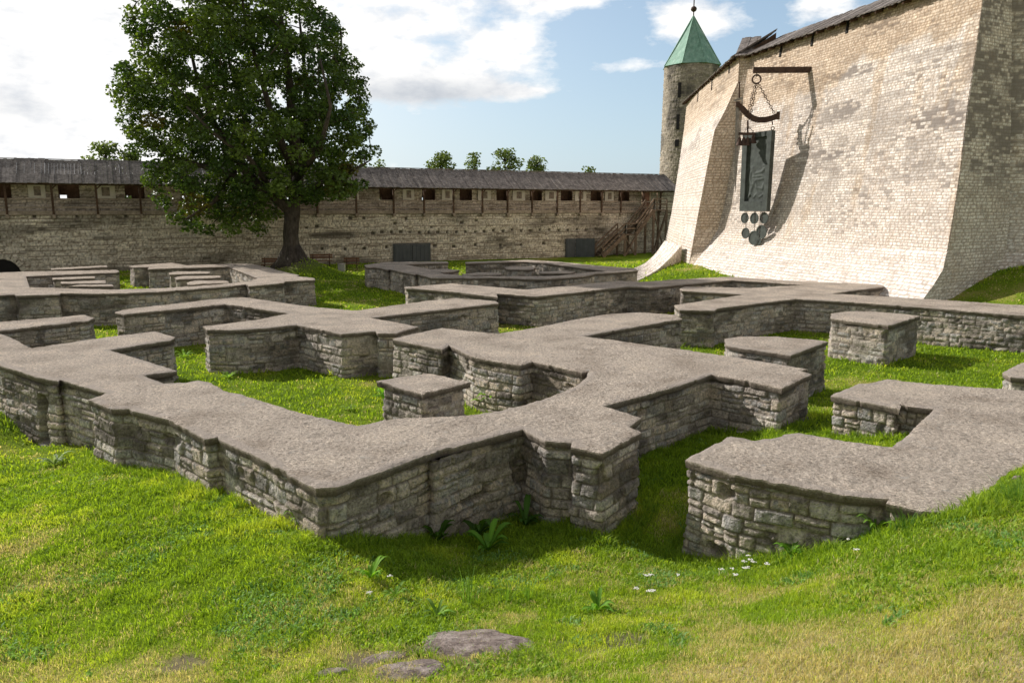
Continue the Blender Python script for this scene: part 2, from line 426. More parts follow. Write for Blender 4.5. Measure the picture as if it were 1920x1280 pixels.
    # boundary loop from input order
    idx = {}
    for i, s_ in enumerate(r[3]):
        for q in s_:
            if q < m: idx[q] = i
    loop = []
    for q in range(m):
        if q in idx and (not loop or loop[-1] != idx[q]): loop.append(idx[q])
    if loop[0] == loop[-1]: loop.pop()
    b0 = len(Vv); ml = len(loop)
    ring1 = [(Vv[i][0], Vv[i][1], Vv[i][2] - .03) for i in loop]
    ring2 = []
    for k, i in enumerate(loop):
        a = Vector(Vv[loop[k - 1]]); b = Vector(Vv[loop[(k + 1) % ml]]); tt = (b - a); tt.z = 0; tt.normalize()
        nn = Vector((-tt.y, tt.x, 0)) * (.004 + .022 * float(vn(a.x * 6, a.y * 6, seed + 2)))
        p = Vector(Vv[i]) + nn; p.z = z - cap - .018 * float(vn(a.x * 5, a.y * 5, seed + 3)); ring2.append(tuple(p))
    ring3 = []
    for k in range(ml):
        a = Vector(ring2[k - 1]); b = Vector(ring2[(k + 1) % ml]); tt = (b - a); tt.z = 0; tt.normalize()
        p = Vector(ring2[k]) + Vector((-tt.y, tt.x, 0)) * (over + .06); ring3.append((p.x, p.y, p.z))
    Vv += ring1 + ring2 + ring3; fs = [tuple(f) for f in fs]
    for k in range(ml):
        k2 = (k + 1) % ml
        fs.append((loop[k], b0 + k, b0 + k2, loop[k2]))
        fs.append((b0 + k, b0 + ml + k, b0 + ml + k2, b0 + k2))
        fs.append((b0 + ml + k, b0 + 2 * ml + k, b0 + 2 * ml + k2, b0 + ml + k2))
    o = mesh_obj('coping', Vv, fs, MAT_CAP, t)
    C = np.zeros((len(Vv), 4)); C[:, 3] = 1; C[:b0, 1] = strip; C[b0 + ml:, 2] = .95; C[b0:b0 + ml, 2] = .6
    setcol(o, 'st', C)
    return t

A_PIX = [(0, 684), (69, 705.5), (109, 714), (113, 710.5), (200, 736), (166, 747.5), (208, 765), (242, 764), (248.6, 768), (316, 784), (383, 821), (408, 818), (415, 824), (465, 847), (506, 866), (511, 873), (560, 897), (592, 913), (632, 910),
  (720, 880), (812, 846), (806, 848.5), (900, 824), (980, 803), (1021.7, 825), (1071.7, 828), (1070, 835.6), (1130, 848), (1203, 809), (1180, 798), (1203, 781), (1132, 760.4), (1280, 719), (1334.6, 701), (1400, 713), (1466, 727), (1522, 699.5), (1500, 693.5), (1516, 691),
  (1370, 667), (1230, 648), (1092, 629), (1200, 610), (1280, 597.5), (1266, 589.5), (1197, 584.6), (1144.5, 588), (1126, 590), (1064, 601), (1006.7, 613), (933, 625), (829, 614), (790, 622), (733, 635), (829, 654), (842, 645.7), (884, 667), (930, 676), (976.5, 684), (998, 676), (1091, 697.5), (1104, 694.5),
  (1100, 706), (1084, 719), (1058, 732), (1030, 742.5), (1000, 753), (963, 762.6), (930, 770), (896, 775), (845.5, 779), (761.5, 781.5), (720, 786), (687.6, 793), (671, 796), (640, 790), (590, 779), (537, 765), (495, 751), (453.5, 739), (420, 731), (396, 716.5), (369.5, 711), (349, 715.6), (305.7, 717), (268.7, 703), (331, 693.5), (268, 674), (205, 655.5), (262, 646), (319, 636.7), (329, 631), (292, 620.5), (215, 629), (140, 640), (58.8, 651.8), (20, 632), (-12, 620), (60, 612), (164.6, 600.7), (178, 595.7), (158, 589.6), (80, 596), (0, 603), (-60, 610), (-110, 583), (-230, 540), (-330, 556), (-150, 626)]
B_PIX = [(215, 585), (232, 589), (255, 586), (300, 582), (423, 569.5), (484, 578), (544, 586.5), (484, 598), (379.6, 611.5), (388, 617), (440, 618), (500, 614), (556, 608), (640, 625), (704, 620), (708, 623.5), (741, 624), (785, 611.5), (740, 603), (694, 595), (800, 583), (936, 568), (929.5, 564), (855.6, 558), (795, 564), (667.5, 582), (600, 576), (560, 571), (500, 562.5), (460, 557), (437, 558), (380, 563), (232, 579.6)]
C_PIX = [(-260, 560), (-80, 556), (0, 552.7), (27, 551), (31, 553.5), (111, 551.5), (114, 549), (175, 550), (235, 549), (300, 546), (369.5, 541), (420, 537), (461, 532.5), (466, 536), (532, 530), (534, 527), (591, 524), (589.5, 521), (554, 517), (562, 515.5), (524, 507), (504, 500.6), (492, 499), (473.6, 494.6), (433, 494), (350, 497), (279, 500.6), (277, 504), (350, 501.5), (428, 499.6), (455, 510), (483.7, 521), (465, 527), (420, 532), (369.5, 536), (300, 540), (215, 542), (170, 541.5), (111, 539.5), (55.4, 538), (52, 528), (48.7, 517.4), (120, 514), (218, 510.5), (224, 508.5), (220, 505.7), (130, 507.5), (43.7, 509), (0, 510.7), (-260, 517)]
D_PIX = [(682.6, 496.6), (687.6, 501), (704, 500.5), (728, 505), (731, 504.5), (776.7, 514), (782, 513), (808.6, 520.5), (880, 520.5), (949.7, 520.2), (985, 522), (1022, 522.5), (1060, 520), (1097, 517.5), (1115, 513), (1131, 512), (1196.5, 507), (1191.5, 503), (1114, 497), (1043.7, 490), (990, 487), (930, 489), (872, 491), (873, 493.2), (930, 491.5), (988, 490), (1015, 492), (1040, 495), (1090, 502), (1144.5, 508.5), (1116, 509), (1084, 512.5), (1050, 516), (1017, 517.3), (950, 517.5), (896, 517.3), (865, 516), (832, 513), (808.6, 505), (783, 500), (758, 495), (795, 493.5), (840.5, 492.5), (839, 490), (721, 491)]
E_PIX = [(758, 537.6), (762, 540), (788.5, 541.5), (860, 547.5), (933, 556), (931, 549.5), (965, 552), (1006.7, 555), (1085, 547), (1180, 536.3), (1200, 537), (1218, 538.3), (1300, 531), (1372, 524.7), (1440, 528.5), (1510, 533.5), (1407.5, 539.5), (1350, 538), (1282, 537), (1274, 541), (1278, 544.5), (1340, 548), (1397, 551.5), (1264, 571.5), (1268, 577), (1274, 580), (1339, 581.5), (1345, 577.5), (1420, 568), (1491, 559.6), (1600, 566), (1750, 577), (1920, 591), (2200, 612), (2200, 588), (1920, 572), (1740, 560), (1557.5, 550), (1600, 544), (1657.5, 537), (1655, 533), (1600, 531), (1537, 528), (1450, 524), (1370, 518.5), (1353, 519), (1270, 523.5), (1200, 528), (1182.5, 527.5), (1161, 526), (1077, 534), (986.6, 542.6), (845.5, 531)]
F_PIX = [(1284.6, 860), (1330, 873), (1378, 888), (1466, 905), (1582.5, 926), (1666, 933.5), (1661.7, 941), (1737, 956), (1860, 962), (2150, 880), (2400, 800), (2300, 752), (1920, 730.4), (1757.5, 720), (1661.7, 709), (1628, 718.5), (1609.6, 718), (1557.5, 740), (1600, 748), (1687, 765), (1690, 758), (1751, 765.5), (1742, 776), (1728, 787), (1703, 812), (1672, 836.5), (1620, 830), (1570, 822.5), (1499, 810), (1482.5, 810), (1449, 819), (1416, 824), (1370, 816.5), (1325, 838)]
# niche in the outer face of ruin A
nq = pl(62, 706, 0)
ruin('ruin_foundation', A_PIX, 'largest low stone foundation with buttressed edge running from the left edge to the centre foreground', 'ruin', ds=.021, seed=1,
     niche=[((nq[0] + .05, nq[1] - .05), .30, -1.4, -.42, .3)])
ruin('ruin_foundation', B_PIX, 'low cross-armed stone foundation behind the square pillar, left of centre', 'ruin', ds=.032, seed=2)
ruin('ruin_foundation', C_PIX, 'low stone church foundation at far left in front of the maple, with bench-like slabs inside', 'ruin', ds=.045, seed=3)
ruin('ruin_foundation', D_PIX, 'farthest low foundation enclosing a rounded stone stub, before the curtain wall gate', 'ruin', ds=.05, seed=4)
ruin('ruin_foundation', E_PIX, 'long low foundation under the foot of the fortress wall, reaching the right edge', 'ruin', ds=.04, seed=5)
ruin('ruin_foundation', F_PIX, 'low foundation with U-shaped recess at right foreground, partly buried in the dry grass bank', 'ruin', ds=.02, seed=6)
ruin('stone_pillar', [(705, 713), (792, 737), (882.5, 715), (803.5, 698)], 'square stone pillar with a smooth slab cap standing alone on grass', 'pillar', ds=.035, seed=7, over=.11)
ruin('stone_pillar', [(1358, 634.6), (1361.7, 645), (1387, 651), (1435, 658), (1482.5, 665), (1553, 639), (1538, 636.7), (1453, 630), (1387, 629.6)], 'stone pillar with half-round end right behind the central foundation', 'pillar', ds=.04, seed=8)
ruin('stone_pillar', [(1557.5, 586.7), (1558, 596), (1610, 603), (1666, 609.6), (1726, 591.7), (1672, 586), (1620, 582.5), (1585, 583)], 'broad stone pillar standing clear on sunny lawn before the long right-hand wall', 'pillar', ds=.045, seed=9)
ruin('stone_pillar', [(1880, 697), (1895, 705.5), (2010, 716), (2060, 690), (1960, 668), (1920, 676)], 'stone pillar cut off by the right edge of the photo', 'pillar', ds=.045, seed=10)
SL = 'stone slabs inside the far left foundation'
ruin('stone_slab', [(241, 498), (250, 501), (300, 499.5), (349, 496.5), (322, 492)], 'wide stone block at the back of the far left foundation, nearest the maple', 'ruin block', ds=.09, seed=11)
ruin('stone_slab', [(95, 502.6), (96, 505), (202, 499.7), (200, 497)], 'long thin slab behind the far left foundation, near the wall arch', 'ruin block', ds=.09, seed=12)
for i, (q, lb) in enumerate((([(98, 520), (99, 523.5), (178, 520.5), (178, 517.5)], 'rear one of the three stepped slabs in the left half of the far left foundation'),
          ([(113.5, 527.5), (114, 531), (198, 530), (198, 525)], 'middle one of the three stepped slabs in the left half of the far left foundation'),
          ([(129, 536), (150, 533), (210, 532.5), (213, 536)], 'front one of the three stepped slabs in the left half of the far left foundation'),
          ([(316, 511), (318, 514), (393, 512), (394, 508.5), (330, 508.5)], 'rear one of the three stepped slabs beside the thick wall corner below the maple'),
          ([(327.5, 519.5), (330, 523.5), (413, 519.5), (413, 516), (340, 517)], 'middle one of the three stepped slabs beside the thick wall corner below the maple'),
          ([(350, 529), (352, 533), (430, 529), (425, 525), (365, 525.5)], 'front one of the three stepped slabs beside the thick wall corner below the maple'))):
    ruin('stone_slab', q, lb, 'ruin block', ds=.09, seed=13 + i, z=-.05)
ruin('stone_stub', [(946, 500.6), (950, 503.5), (975, 504.8), (1000, 504.3), (1005, 501), (995, 499), (960, 498.3)], 'rounded stone stub in the middle of the farthest foundation', 'ruin block', ds=.08, seed=20)
ruin('stone_stub', [(1010, 509), (1013, 511.5), (1070, 511.5), (1079, 509), (1060, 507)], 'flat low stub on the right inside the farthest foundation', 'ruin block', ds=.09, seed=21, z=-.1)
ruin('stone_stub', [(866, 513), (870, 515), (938, 514.5), (941, 511), (899, 510)], 'low flat stub just behind the front wall of the farthest foundation', 'ruin block', ds=.09, seed=22, z=-.1)
ruin('stone_stub', [(795, 505.5), (830, 510), (850, 508.5), (862, 506), (830, 503.5)], 'low pointed stub in the left corner of the farthest foundation', 'ruin block', ds=.09, seed=23, z=-.1)

# ---------------------------------------------------------------- terrain
ctrl = []
def cbase(tx, ty, bx, by, off=0.0):
    Y = pl(tx, ty, 0)[1]; p = dep(bx, by, Y + off); ctrl.append(p)
for a in [(0, 684, 0, 778), (62, 704, 62, 838), (115, 712, 115, 835), (242, 764, 240, 880), (330, 795, 330, 900), (410, 820, 408, 925), (500, 862, 500, 968), (625, 912, 645, 1020),
          (800, 850, 788, 1008), (980, 803, 985, 965), (1130, 848, 1110, 1005), (1203, 809, 1199, 955), (1335, 701, 1335, 805), (1466, 727, 1455, 815),
          (1284, 860, 1297, 1047), (1466, 905, 1450, 1047), (1600, 927, 1600, 1012), (1740, 956, 1740, 968)]:
    cbase(*a)
for x, y, z in [(800, 1114, -.90), (1150, 1110, -.98), (1290, 1110, -.95), (650, 1100, -.72), (500, 1150, -.68), (300, 1050, -.85), (100, 950, -1.0), (0, 1100, -.95), (0, 1280, -.8), (400, 1280, -.5),
                (900, 1200, -.62), (960, 1280, -.30), (1400, 1150, -.6), (1400, 1280, .08), (1650, 1100, -.15), (1920, 1280, .45), (1920, 1080, .22), (1920, 960, .10), (1900, 895, .03), (1820, 935, .02), (1100, 1190, -.62),
                (760, 760, -1.2), (500, 700, -1.25), (900, 750, -1.22), (1540, 740, -1.25), (1800, 680, -1.2), (960, 600, -1.25), (640, 560, -1.2), (200, 625, -1.3), (1600, 660, -1.2), (340, 665, -1.25)]:
    ctrl.append(pl(x, y, z))
ctrl += [(-20, 16, -1.3), (-14, 8, -1.2), (-12, 3, -.8), (0, 0, 1.68), (-3, 1.5, .9), (3, 1.5, 1.4), (-6, 0, .7), (7, 1, 1.7), (0, -6, 2.1), (8, -6, 2.3), (-9, -6, .9), (11, 8, .5), (12, 3, 1.5), (14, 12, -.3), (20, 14, -.8), (18, 5, 1.0), (24, 20, -1.0),
         (-25, 30, -1.2), (0, 30, -1.2), (14, 26, -1.25), (-10, 40, -1.2), (2, 42, -1.2), (7, 33, -1.2), (-30, 42, -1.1), (-20, 55, -1.05), (0, 60, -1.0), (10, 62, -.9), (-5, 50, -1.15), (-40, 30, -1.2), (25, 28.5, .2), (24, 33, .9), (19.0, 30.0, -.5), (22, 30.5, .5), (16.2, 29.3, -.7), (8, 44, -1.2), (9.4, 46.2, -.85), (7.0, 47.5, -1.1), (11.6, 47.6, -.2), (12.6, 45.3, -.3), (13, 40, -.6), (14.5, 34, -.8),
         (13, 70, -.9), (40, 40, 1.5), (35, 25, .2), (-60, 60, -1), (0, 90, -1.0), (60, 90, 0), (-60, 0, -1), (60, 0, 1), (0, -40, 1.5), (-40, -40, 0), (50, -40, 1), (-60, 100, -1), (60, 110, -1)]
ctrl = np.array(ctrl)
def tps_fit(P, lam=.02):
    n = len(P); d = np.linalg.norm(P[:, None, :2] - P[None, :, :2], axis=2)
    K = np.where(d > 0, d * d * np.log(d + 1e-12), 0) + np.eye(n) * lam * 4
    A = np.zeros((n + 3, n + 3)); A[:n, :n] = K; A[:n, n] = 1; A[:n, n + 1:] = P[:, :2]; A[n:, :n] = A[:n, n:].T
    return np.linalg.solve(A, np.concatenate([P[:, 2], [0, 0, 0]]))
TW = tps_fit(ctrl)
TREE = pl(548, 488, -.1)
def ground_z(X, Y):
    X = np.asarray(X, float); Y = np.asarray(Y, float); sh = X.shape; x = X.ravel(); y = Y.ravel(); out = np.zeros(len(x))
    for s in range(0, len(x), 40000):
        xx = x[s:s + 40000]; yy = y[s:s + 40000]
        d2 = (xx[:, None] - ctrl[None, :, 0]) ** 2 + (yy[:, None] - ctrl[None, :, 1]) ** 2
        out[s:s + 40000] = (.5 * d2 * np.log(d2 + 1e-12)) @ TW[:-3] + TW[-3] + TW[-2] * xx + TW[-1] * yy
    far = sst(60, 130, np.hypot(x, y - 30)); out = np.clip(out, -1.5, 2.6) * (1 - far) - 1.0 * far
    near = sst(40, 15, y)
    out = out + .05 * (fbm(x * .9, y * .9, 5, 4) - .5) * near + .02 * (vn(x * 4, y * 4, 8) - .5) * near
    r = np.hypot((x - TREE[0] - .6), (y - TREE[1])); out = out + 1.15 * np.exp(-(r / 1.9) ** 2)
    return out.reshape(sh)
def axis(lo, hi, dense_lo, dense_hi, d0, growth=1.13):
    c = list(np.arange(dense_lo, dense_hi, d0)); a = dense_lo; st = d0; L = []
    while a > lo: st *= growth; a -= st; L.append(a)
    b = c[-1]; st = d0; R = []
    while b < hi: st *= growth; b += st; R.append(b)
    return np.array(L[::-1] + c + R)
gx = axis(-1500, 1500, -14, 16, .13, 1.07); gy = axis(-1500, 1500, 2.5, 22, .13, 1.045)
GX, GY = np.meshgrid(gx, gy, indexing='ij'); GZ = ground_z(GX, GY)
def dryness(X, Y):
    a = fbm(X * .55, Y * .55, 91, 4); b = fbm(X * 2.1, Y * 2.1, 92, 3)
    bank = sst(.5, 3.6, X * .9 - (Y - 6.2) * .75) * sst(13, 9, Y)
    front = sst(7.0, 5.0, Y + .25 * X)
    wallside = 0
    return np.clip(.22 + .85 * (a - .5) * 1.6 + .5 * (b - .5) + .46 * bank + .22 * front, 0, 1)
def ground_mat():
    m, N, L, b = newmat('grassy_ground', 1, .05); P = coords(N, L)
    at = N.new('ShaderNodeAttribute'); at.attribute_name = 'st'; s = N.new('ShaderNodeSeparateColor'); L.new(at.outputs['Color'], s.inputs['Color'])
    n = noise(N, L, P, 9, 6, .7); n2 = noise(N, L, P, 60, 4, .7)
    dry = math_(N, L, 'ADD', s.outputs['Red'], math_(N, L, 'MULTIPLY', math_(N, L, 'SUBTRACT', n, .5), .9))
    c = ramp(N, L, dry, [(.0, (.11, .19, .012)), (.4, (.19, .27, .022)), (.62, (.33, .32, .08)), (.9, (.42, .35, .17))])
    c = mix(N, L, 1.0, c, ramp(N, L, n2, [(.3, (.55,) * 3), (.6, (1.1,) * 3)]), 'MULTIPLY')
    c = mix(N, L, s.outputs['Green'], c, mix(N, L, n2, (.12, .09, .065), (.26, .21, .16)))
    L.new(c, b.inputs['Base Color'])
    p = bump(N, L, b, n, .6, .05); bump(N, L, b, n2, .8, .03, p); return m
MAT_GROUND = ground_mat()
g = mesh_obj('ground', np.stack([GX.ravel(), GY.ravel(), GZ.ravel()], 1), grid_faces(len(gx), len(gy)), MAT_GROUND, smooth=True)
tag(g, 'grassy ground sloping between the ruins', 'ground', kind='structure')
SOIL = [(*pl(840, 1235, -.55)[:2], .38), (*pl(340, 1235, -.6)[:2], .16), (*pl(1180, 1200, -.6)[:2], .26), (*pl(1110, 1225, -.6)[:2], .24), (*pl(660, 1240, -.5)[:2], .2), (*pl(1840, 930, .03)[:2], .18)]
def soil(X, Y):
    s = np.zeros(np.shape(X)); w = fbm(X * 3, Y * 3, 40, 3)
    for a, b, r in SOIL: s = np.maximum(s, sst(1.35, .6, np.hypot(X - a, Y - b) / r + (w - .5) * 2.6 + (vn(X * 13, Y * 13, 41) - .5) * .8))
    return s
setcol(g, 'st', np.stack([dryness(GX, GY).ravel(), (soil(GX, GY) * .8 + sst(1.5, .5, np.hypot(GX - TREE[0], GY - TREE[1]) / 1.6) * .9).clip(0, 1).ravel(), GX.ravel() * 0, GX.ravel() * 0 + 1], 1))

# ---------------------------------------------------------------- grass blades
def blades(X, Y, Z, h, w, col, lean, name):
    n = len(X); th = rng.uniform(0, 2 * math.pi, n); dx, dy = np.cos(th), np.sin(th)
    ph = rng.uniform(0, 2 * math.pi, n); lx = np.cos(ph) * lean; ly = np.sin(ph) * lean
    V = np.zeros((n, 5, 3)); w2 = w / 2
    V[:, 0] = np.stack([X - dx * w2, Y - dy * w2, Z - .01], 1); V[:, 1] = np.stack([X + dx * w2, Y + dy * w2, Z - .01], 1)
    mx, my, mz = X + lx * h * .35, Y + ly * h * .35, Z + h * .6 * (1 - .25 * lean)
    V[:, 2] = np.stack([mx + dx * w2 * .85, my + dy * w2 * .85, mz], 1); V[:, 3] = np.stack([mx - dx * w2 * .85, my - dy * w2 * .85, mz], 1)
    V[:, 4] = np.stack([X + lx * h, Y + ly * h, Z + h * (1 - .45 * lean)], 1)
    b = np.arange(n)[:, None] * 5
    me = bpy.data.meshes.new(name); me.vertices.add(n * 5); me.vertices.foreach_set('co', V.ravel().astype(np.float32))
    loops = np.concatenate([b + 0, b + 1, b + 2, b + 3, b + 3, b + 2, b + 4], 1).astype(np.int32)
    me.loops.add(n * 7); me.loops.foreach_set('vertex_index', loops.ravel())
    st = (np.arange(n)[:, None] * 7 + np.array([[0, 4]])).ravel().astype(np.int32)
    me.polygons.add(n * 2); me.polygons.foreach_set('loop_start', st); me.update(calc_edges=True)
    me.materials.append(MAT_GRASS); o = bpy.data.objects.new(name, me); COL.objects.link(o)
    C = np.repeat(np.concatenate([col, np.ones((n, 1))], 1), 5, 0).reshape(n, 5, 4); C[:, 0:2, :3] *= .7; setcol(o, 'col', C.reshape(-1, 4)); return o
def grass_pts(N_, r0, r1, pw):
    u = rng.uniform(0, 1, N_); k = 2 - pw
    r = (r0 ** k + u * (r1 ** k - r0 ** k)) ** (1 / k)
    a = rng.uniform(-.66, .66, N_); X = r * np.sin(a); Y = r * np.cos(a)
    bad = np.zeros(N_, bool)
    for P in CAPS:
        xs = [p[0] for p in P]; ys = [p[1] for p in P]
        m = (X > min(xs)) & (X < max(xs)) & (Y > min(ys)) & (Y < max(ys)); q = np.zeros(N_, bool); q[m] = inside(inset(P, .05), X[m], Y[m]); bad |= q
    # keep the buried low end of ruin F under grass
    Z = ground_z(X, Y); bad &= ~(Z > .012)
    X, Y, Z = X[~bad], Y[~bad], Z[~bad]
    keep = rng.uniform(0, 1, len(X)) > soil(X, Y) * .8
    return X[keep], Y[keep], Z[keep]
def wall_near(X, Y):
    D = np.full(len(X), 9.)
    for P in CAPS:
        xs = [p[0] for p in P]; ys = [p[1] for p in P]
        m = (X > min(xs) - 1) & (X < max(xs) + 1) & (Y > min(ys) - 1) & (Y < max(ys) + 1) & (Y < 26)
        if m.any(): D[m] = np.minimum(D[m], segdist(P, X[m], Y[m]))
    return D
def grass_layer(N_, r0, r1, pw, hscale=1., wide=1.):
    X, Y, Z = grass_pts(N_, r0, r1, pw); n = len(X); R = np.hypot(X, Y)
    dr = dryness(X, Y); D = wall_near(X, Y); clump = fbm(X * 3.1, Y * 3.1, 33, 3); cl2 = vn(X * 9, Y * 9, 34)
    lush = sst(.55, .15, dr)
    dr = np.clip(dr - .35 * sst(.7, .1, D), 0, 1)
    h = (.026 + .036 * sst(.3, .7, clump) + .018 * cl2) * rng.uniform(.5, 1.35, n) * hscale * (1 + .5 * lush)
    h += .13 * sst(.36, .06, D) * rng.uniform(.1, 1, n) * sst(.35, .6, clump)
    w = np.maximum(.0042, R * .00062) * rng.uniform(.7, 1.5, n) * wide * (1 + .9 * lush * (rng.uniform(0, 1, n) < .35))
    g1 = np.array([.09, .17, .010]); g2 = np.array([.36, .49, .035]); g3 = np.array([.50, .55, .06]); y1 = np.array([.40, .37, .15]); y2 = np.array([.60, .51, .31])
    t = (rng.uniform(0, 1, n) * .75 + .25 * cl2)[:, None]
    green = g1 * (1 - t) + g2 * t; hi = sst(.55, .75, fbm(X * 1.3, Y * 1.3, 71, 3) + .1 * rng.uniform(-1, 1, n))[:, None]
    green = green * (1 - .6 * hi) + g3 * .6 * hi
    dryc = y1 * (1 - t) + y2 * t
    pat = fbm(X * 4.3, Y * 4.3, 93, 3); isd = (rng.uniform(0, 1, n) < sst(.22, .95, dr + .9 * (pat - .5)) * .85)[:, None]
    col = np.where(isd, dryc, green); col = col * rng.uniform(.85, 1.4, (n, 1))
    return X, Y, Z, h, w, col, rng.uniform(.25, .95, n)
parts = [grass_layer(420000, 3.6, 15, 1.2), grass_layer(150000, 13, 42, 1.5, 1.1, 1.3), grass_layer(60000, 38, 62, 1.5, 1.6, 1.4)]
def leafy_layer(N_, r0, r1):
    X, Y, Z = grass_pts(N_, r0, r1, 1.1); k = (fbm(X * .9, Y * .9, 61, 3) + .25 * (vn(X * 3, Y * 3, 62) - .5) > .5) & (dryness(X, Y) < .62); X, Y, Z = X[k], Y[k], Z[k]; n = len(X)
    t = rng.uniform(0, 1, (n, 1)); col = np.array([.13, .25, .015]) * (1 - t) + np.array([.36, .48, .06]) * t
    bl = (fbm(X * 1.7, Y * 1.7, 63, 2) > .6)[:, None]; col = np.where(bl, col * np.array([.8, .95, 2.6]), col)
    return X, Y, Z + .012, rng.uniform(.03, .075, n), rng.uniform(.011, .024, n), col, rng.uniform(.7, 1.05, n)
def edge_layer(N_, r0, r1):
    X, Y, Z = grass_pts(N_, r0, r1, 1.0); D = wall_near(X, Y); k = (D < .30) & (fbm(X * 1.6, Y * 1.6, 65, 3) > .42); X, Y, Z, D = X[k], Y[k], Z[k], D[k]; n = len(X)
    t = rng.uniform(0, 1, (n, 1)); col = np.array([.09, .19, .012]) * (1 - t) + np.array([.34, .46, .05]) * t
    return X, Y, Z, rng.uniform(.06, .22, n) * (.6 + .6 * fbm(X * 3, Y * 3, 66, 2)), rng.uniform(.005, .013, n), col, rng.uniform(.3, .9, n)
parts.append(edge_layer(260000, 5, 16))
parts.append(leafy_layer(90000, 4, 15))
A_ = [np.concatenate([p[i] for p in parts]) for i in range(7)]
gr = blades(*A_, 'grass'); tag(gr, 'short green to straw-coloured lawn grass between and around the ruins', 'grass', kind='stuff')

# ---------------------------------------------------------------- weeds
def weed(px, py, z0, n, size, wd, label, up=.6, col=(.09, .19, .015), name='weed_plant', cat='weed', group=None, XY=None):
    x, y = XY if XY else pl(px, py, z0)[:2]
    z = float(ground_z(np.array([x]), np.array([y]))[0])
    t = thing(name, (x, y, z), label, cat, group); V = []; Fc = []; C = []
    for i in range(n):
        a = 2 * math.pi * (i + random.uniform(-.4, .4)) / n * (2.4 if n > 6 else 1); L = size * random.uniform(.55, 1.1); w = wd * random.uniform(.7, 1.15)
        d = Vector((math.cos(a), math.sin(a), 0)); sd = Vector((-d.y, d.x, 0)); b = len(V); K = 6; tone = random.uniform(.7, 1.35); el = up * random.uniform(.5, 1.3)
        for k in range(K + 1):
            s = k / K; r = L * (s * .9); hgt = L * (el * math.sin(s * 2.1) * .75)
            ww = w * (math.sin(math.pi * min(1, (s * .93 + .04))) ** .75) * (1 + .14 * math.sin(k * 2.3 + i)); p = Vector((x, y, z)) + d * r + Vector((0, 0, hgt + .005))
            V += [tuple(p + sd * ww / 2 + Vector((0, 0, ww * .22))), tuple(p), tuple(p - sd * ww / 2 + Vector((0, 0, ww * .22)))]
            q = [c * tone for c in col]; C += [(*q, 1), (*[c * 1.35 for c in q], 1), (*q, 1)]
        for k in range(K):
            o_ = b + k * 3; Fc += [(o_, o_ + 1, o_ + 4, o_ + 3), (o_ + 1, o_ + 2, o_ + 5, o_ + 4)]
    o = mesh_obj('leaves', V, Fc, MAT_WEED, t, smooth=True); setcol(o, 'col', C); return t
def tuft(px, py, z0, n, h, label, spread=.12, col=(.17, .27, .05), group=None, base=.08):
    x, y = pl(px, py, z0)[:2]; z = float(ground_z(np.array([x]), np.array([y]))[0])
    t = thing('grass_tuft', (x, y, z), label, 'grass tuft', group); V = []; Fc = []; C = []
    for i in range(n):
        a = random.uniform(0, 6.28); r = random.uniform(0, base); p0 = Vector((x + r * math.cos(a), y + r * math.sin(a), z - .01))
        L = h * random.uniform(.45, 1.1); d = Vector((math.cos(a), math.sin(a), 0)) * random.uniform(.2, 1) * spread / .12 * .5; sd = Vector((-d.y, d.x, 0)).normalized() if d.length > 0 else Vector((1, 0, 0))
        b = len(V); K = 5; tone = random.uniform(.6, 1.3); w = random.uniform(.004, .008)
        for k in range(K + 1):
            s = k / K; p = p0 + d * L * s * s + Vector((0, 0, L * (s - .28 * s * s * d.length * 1.6))); ww = w * (1 - s * .9)
            V += [tuple(p + sd * ww), tuple(p - sd * ww)]; C += [(*[c * tone for c in col], 1)] * 2
        for k in range(K): Fc.append((b + 2 * k, b + 2 * k + 1, b + 2 * k + 3, b + 2 * k + 2))
    o = mesh_obj('blades', V, Fc, MAT_WEED, t, smooth=True); setcol(o, 'col', C); return t
weed(915, 1012, -1.05, 15, .42, .085, 'large broad-leaved dock plant in the shade before the angled wall', 1.0, (.11, .24, .02))
weed(895, 975, -1.05, 10, .40, .10, 'dark broad-leaved weed against the shaded wall behind the dock plant', 1.0, (.05, .11, .012))
weed(985, 965, -1.15, 10, .36, .09, 'dark leafy weed in the inner corner of the shaded wall', 1.1, (.05, .12, .015))
weed(820, 985, -1.0, 10, .30, .07, 'dark weed at the foot of the shaded wall, left of the dock plant', 1.1, (.045, .10, .01))
weed(695, 1082, -.75, 14, .26, .045, 'bright leafy weed lit by sun beside the tip of the wall corner shadow', .8, (.14, .28, .02))
weed(740, 1120, -.8, 12, .22, .04, 'small bright weed on the lit edge of the wall shadow', .7, (.15, .27, .03))
weed(100, 848, -1.0, 16, .34, .06, 'pale silvery-leaved weed below the wall niche at left', .7, (.24, .32, .17))
weed(1120, 1140, -.8, 14, .24, .05, 'leafy weed in sun right of the tall grass tufts', .7, (.12, .25, .02))
weed(820, 1150, -.75, 12, .24, .035, 'jagged dandelion rosette left of the tall grass tufts', .7, (.16, .28, .04))
weed(930, 765, -1.2, 22, .62, .10, 'bright clump of long leaves right of the square pillar', 1.0, (.18, .34, .02))
weed(722, 752, -1.2, 16, .40, .09, 'leafy weed left of the square pillar', .9, (.14, .30, .02))
weed(655, 770, -1.2, 12, .22, .05, 'small pale weed on the enclosed lawn left of the square pillar', .6, (.22, .34, .06))
weed(345, 668, -1.2, 14, .36, .07, 'pale leafy weed in the grassy gap left of the cross-armed foundation', .8, (.2, .33, .05))
weed(430, 706, -1.2, 14, .30, .06, 'pale weed on lawn in front of the cross-armed foundation', .7, (.2, .33, .05))
weed(1480, 1058, -1.0, 16, .26, .06, 'leafy weed at the base of the right foreground wall by its crack', 1.0, (.11, .24, .02))
weed(1640, 1010, -.5, 14, .30, .05, 'spiky weed where the right foreground wall sinks into the bank', 1.1, (.13, .24, .03))
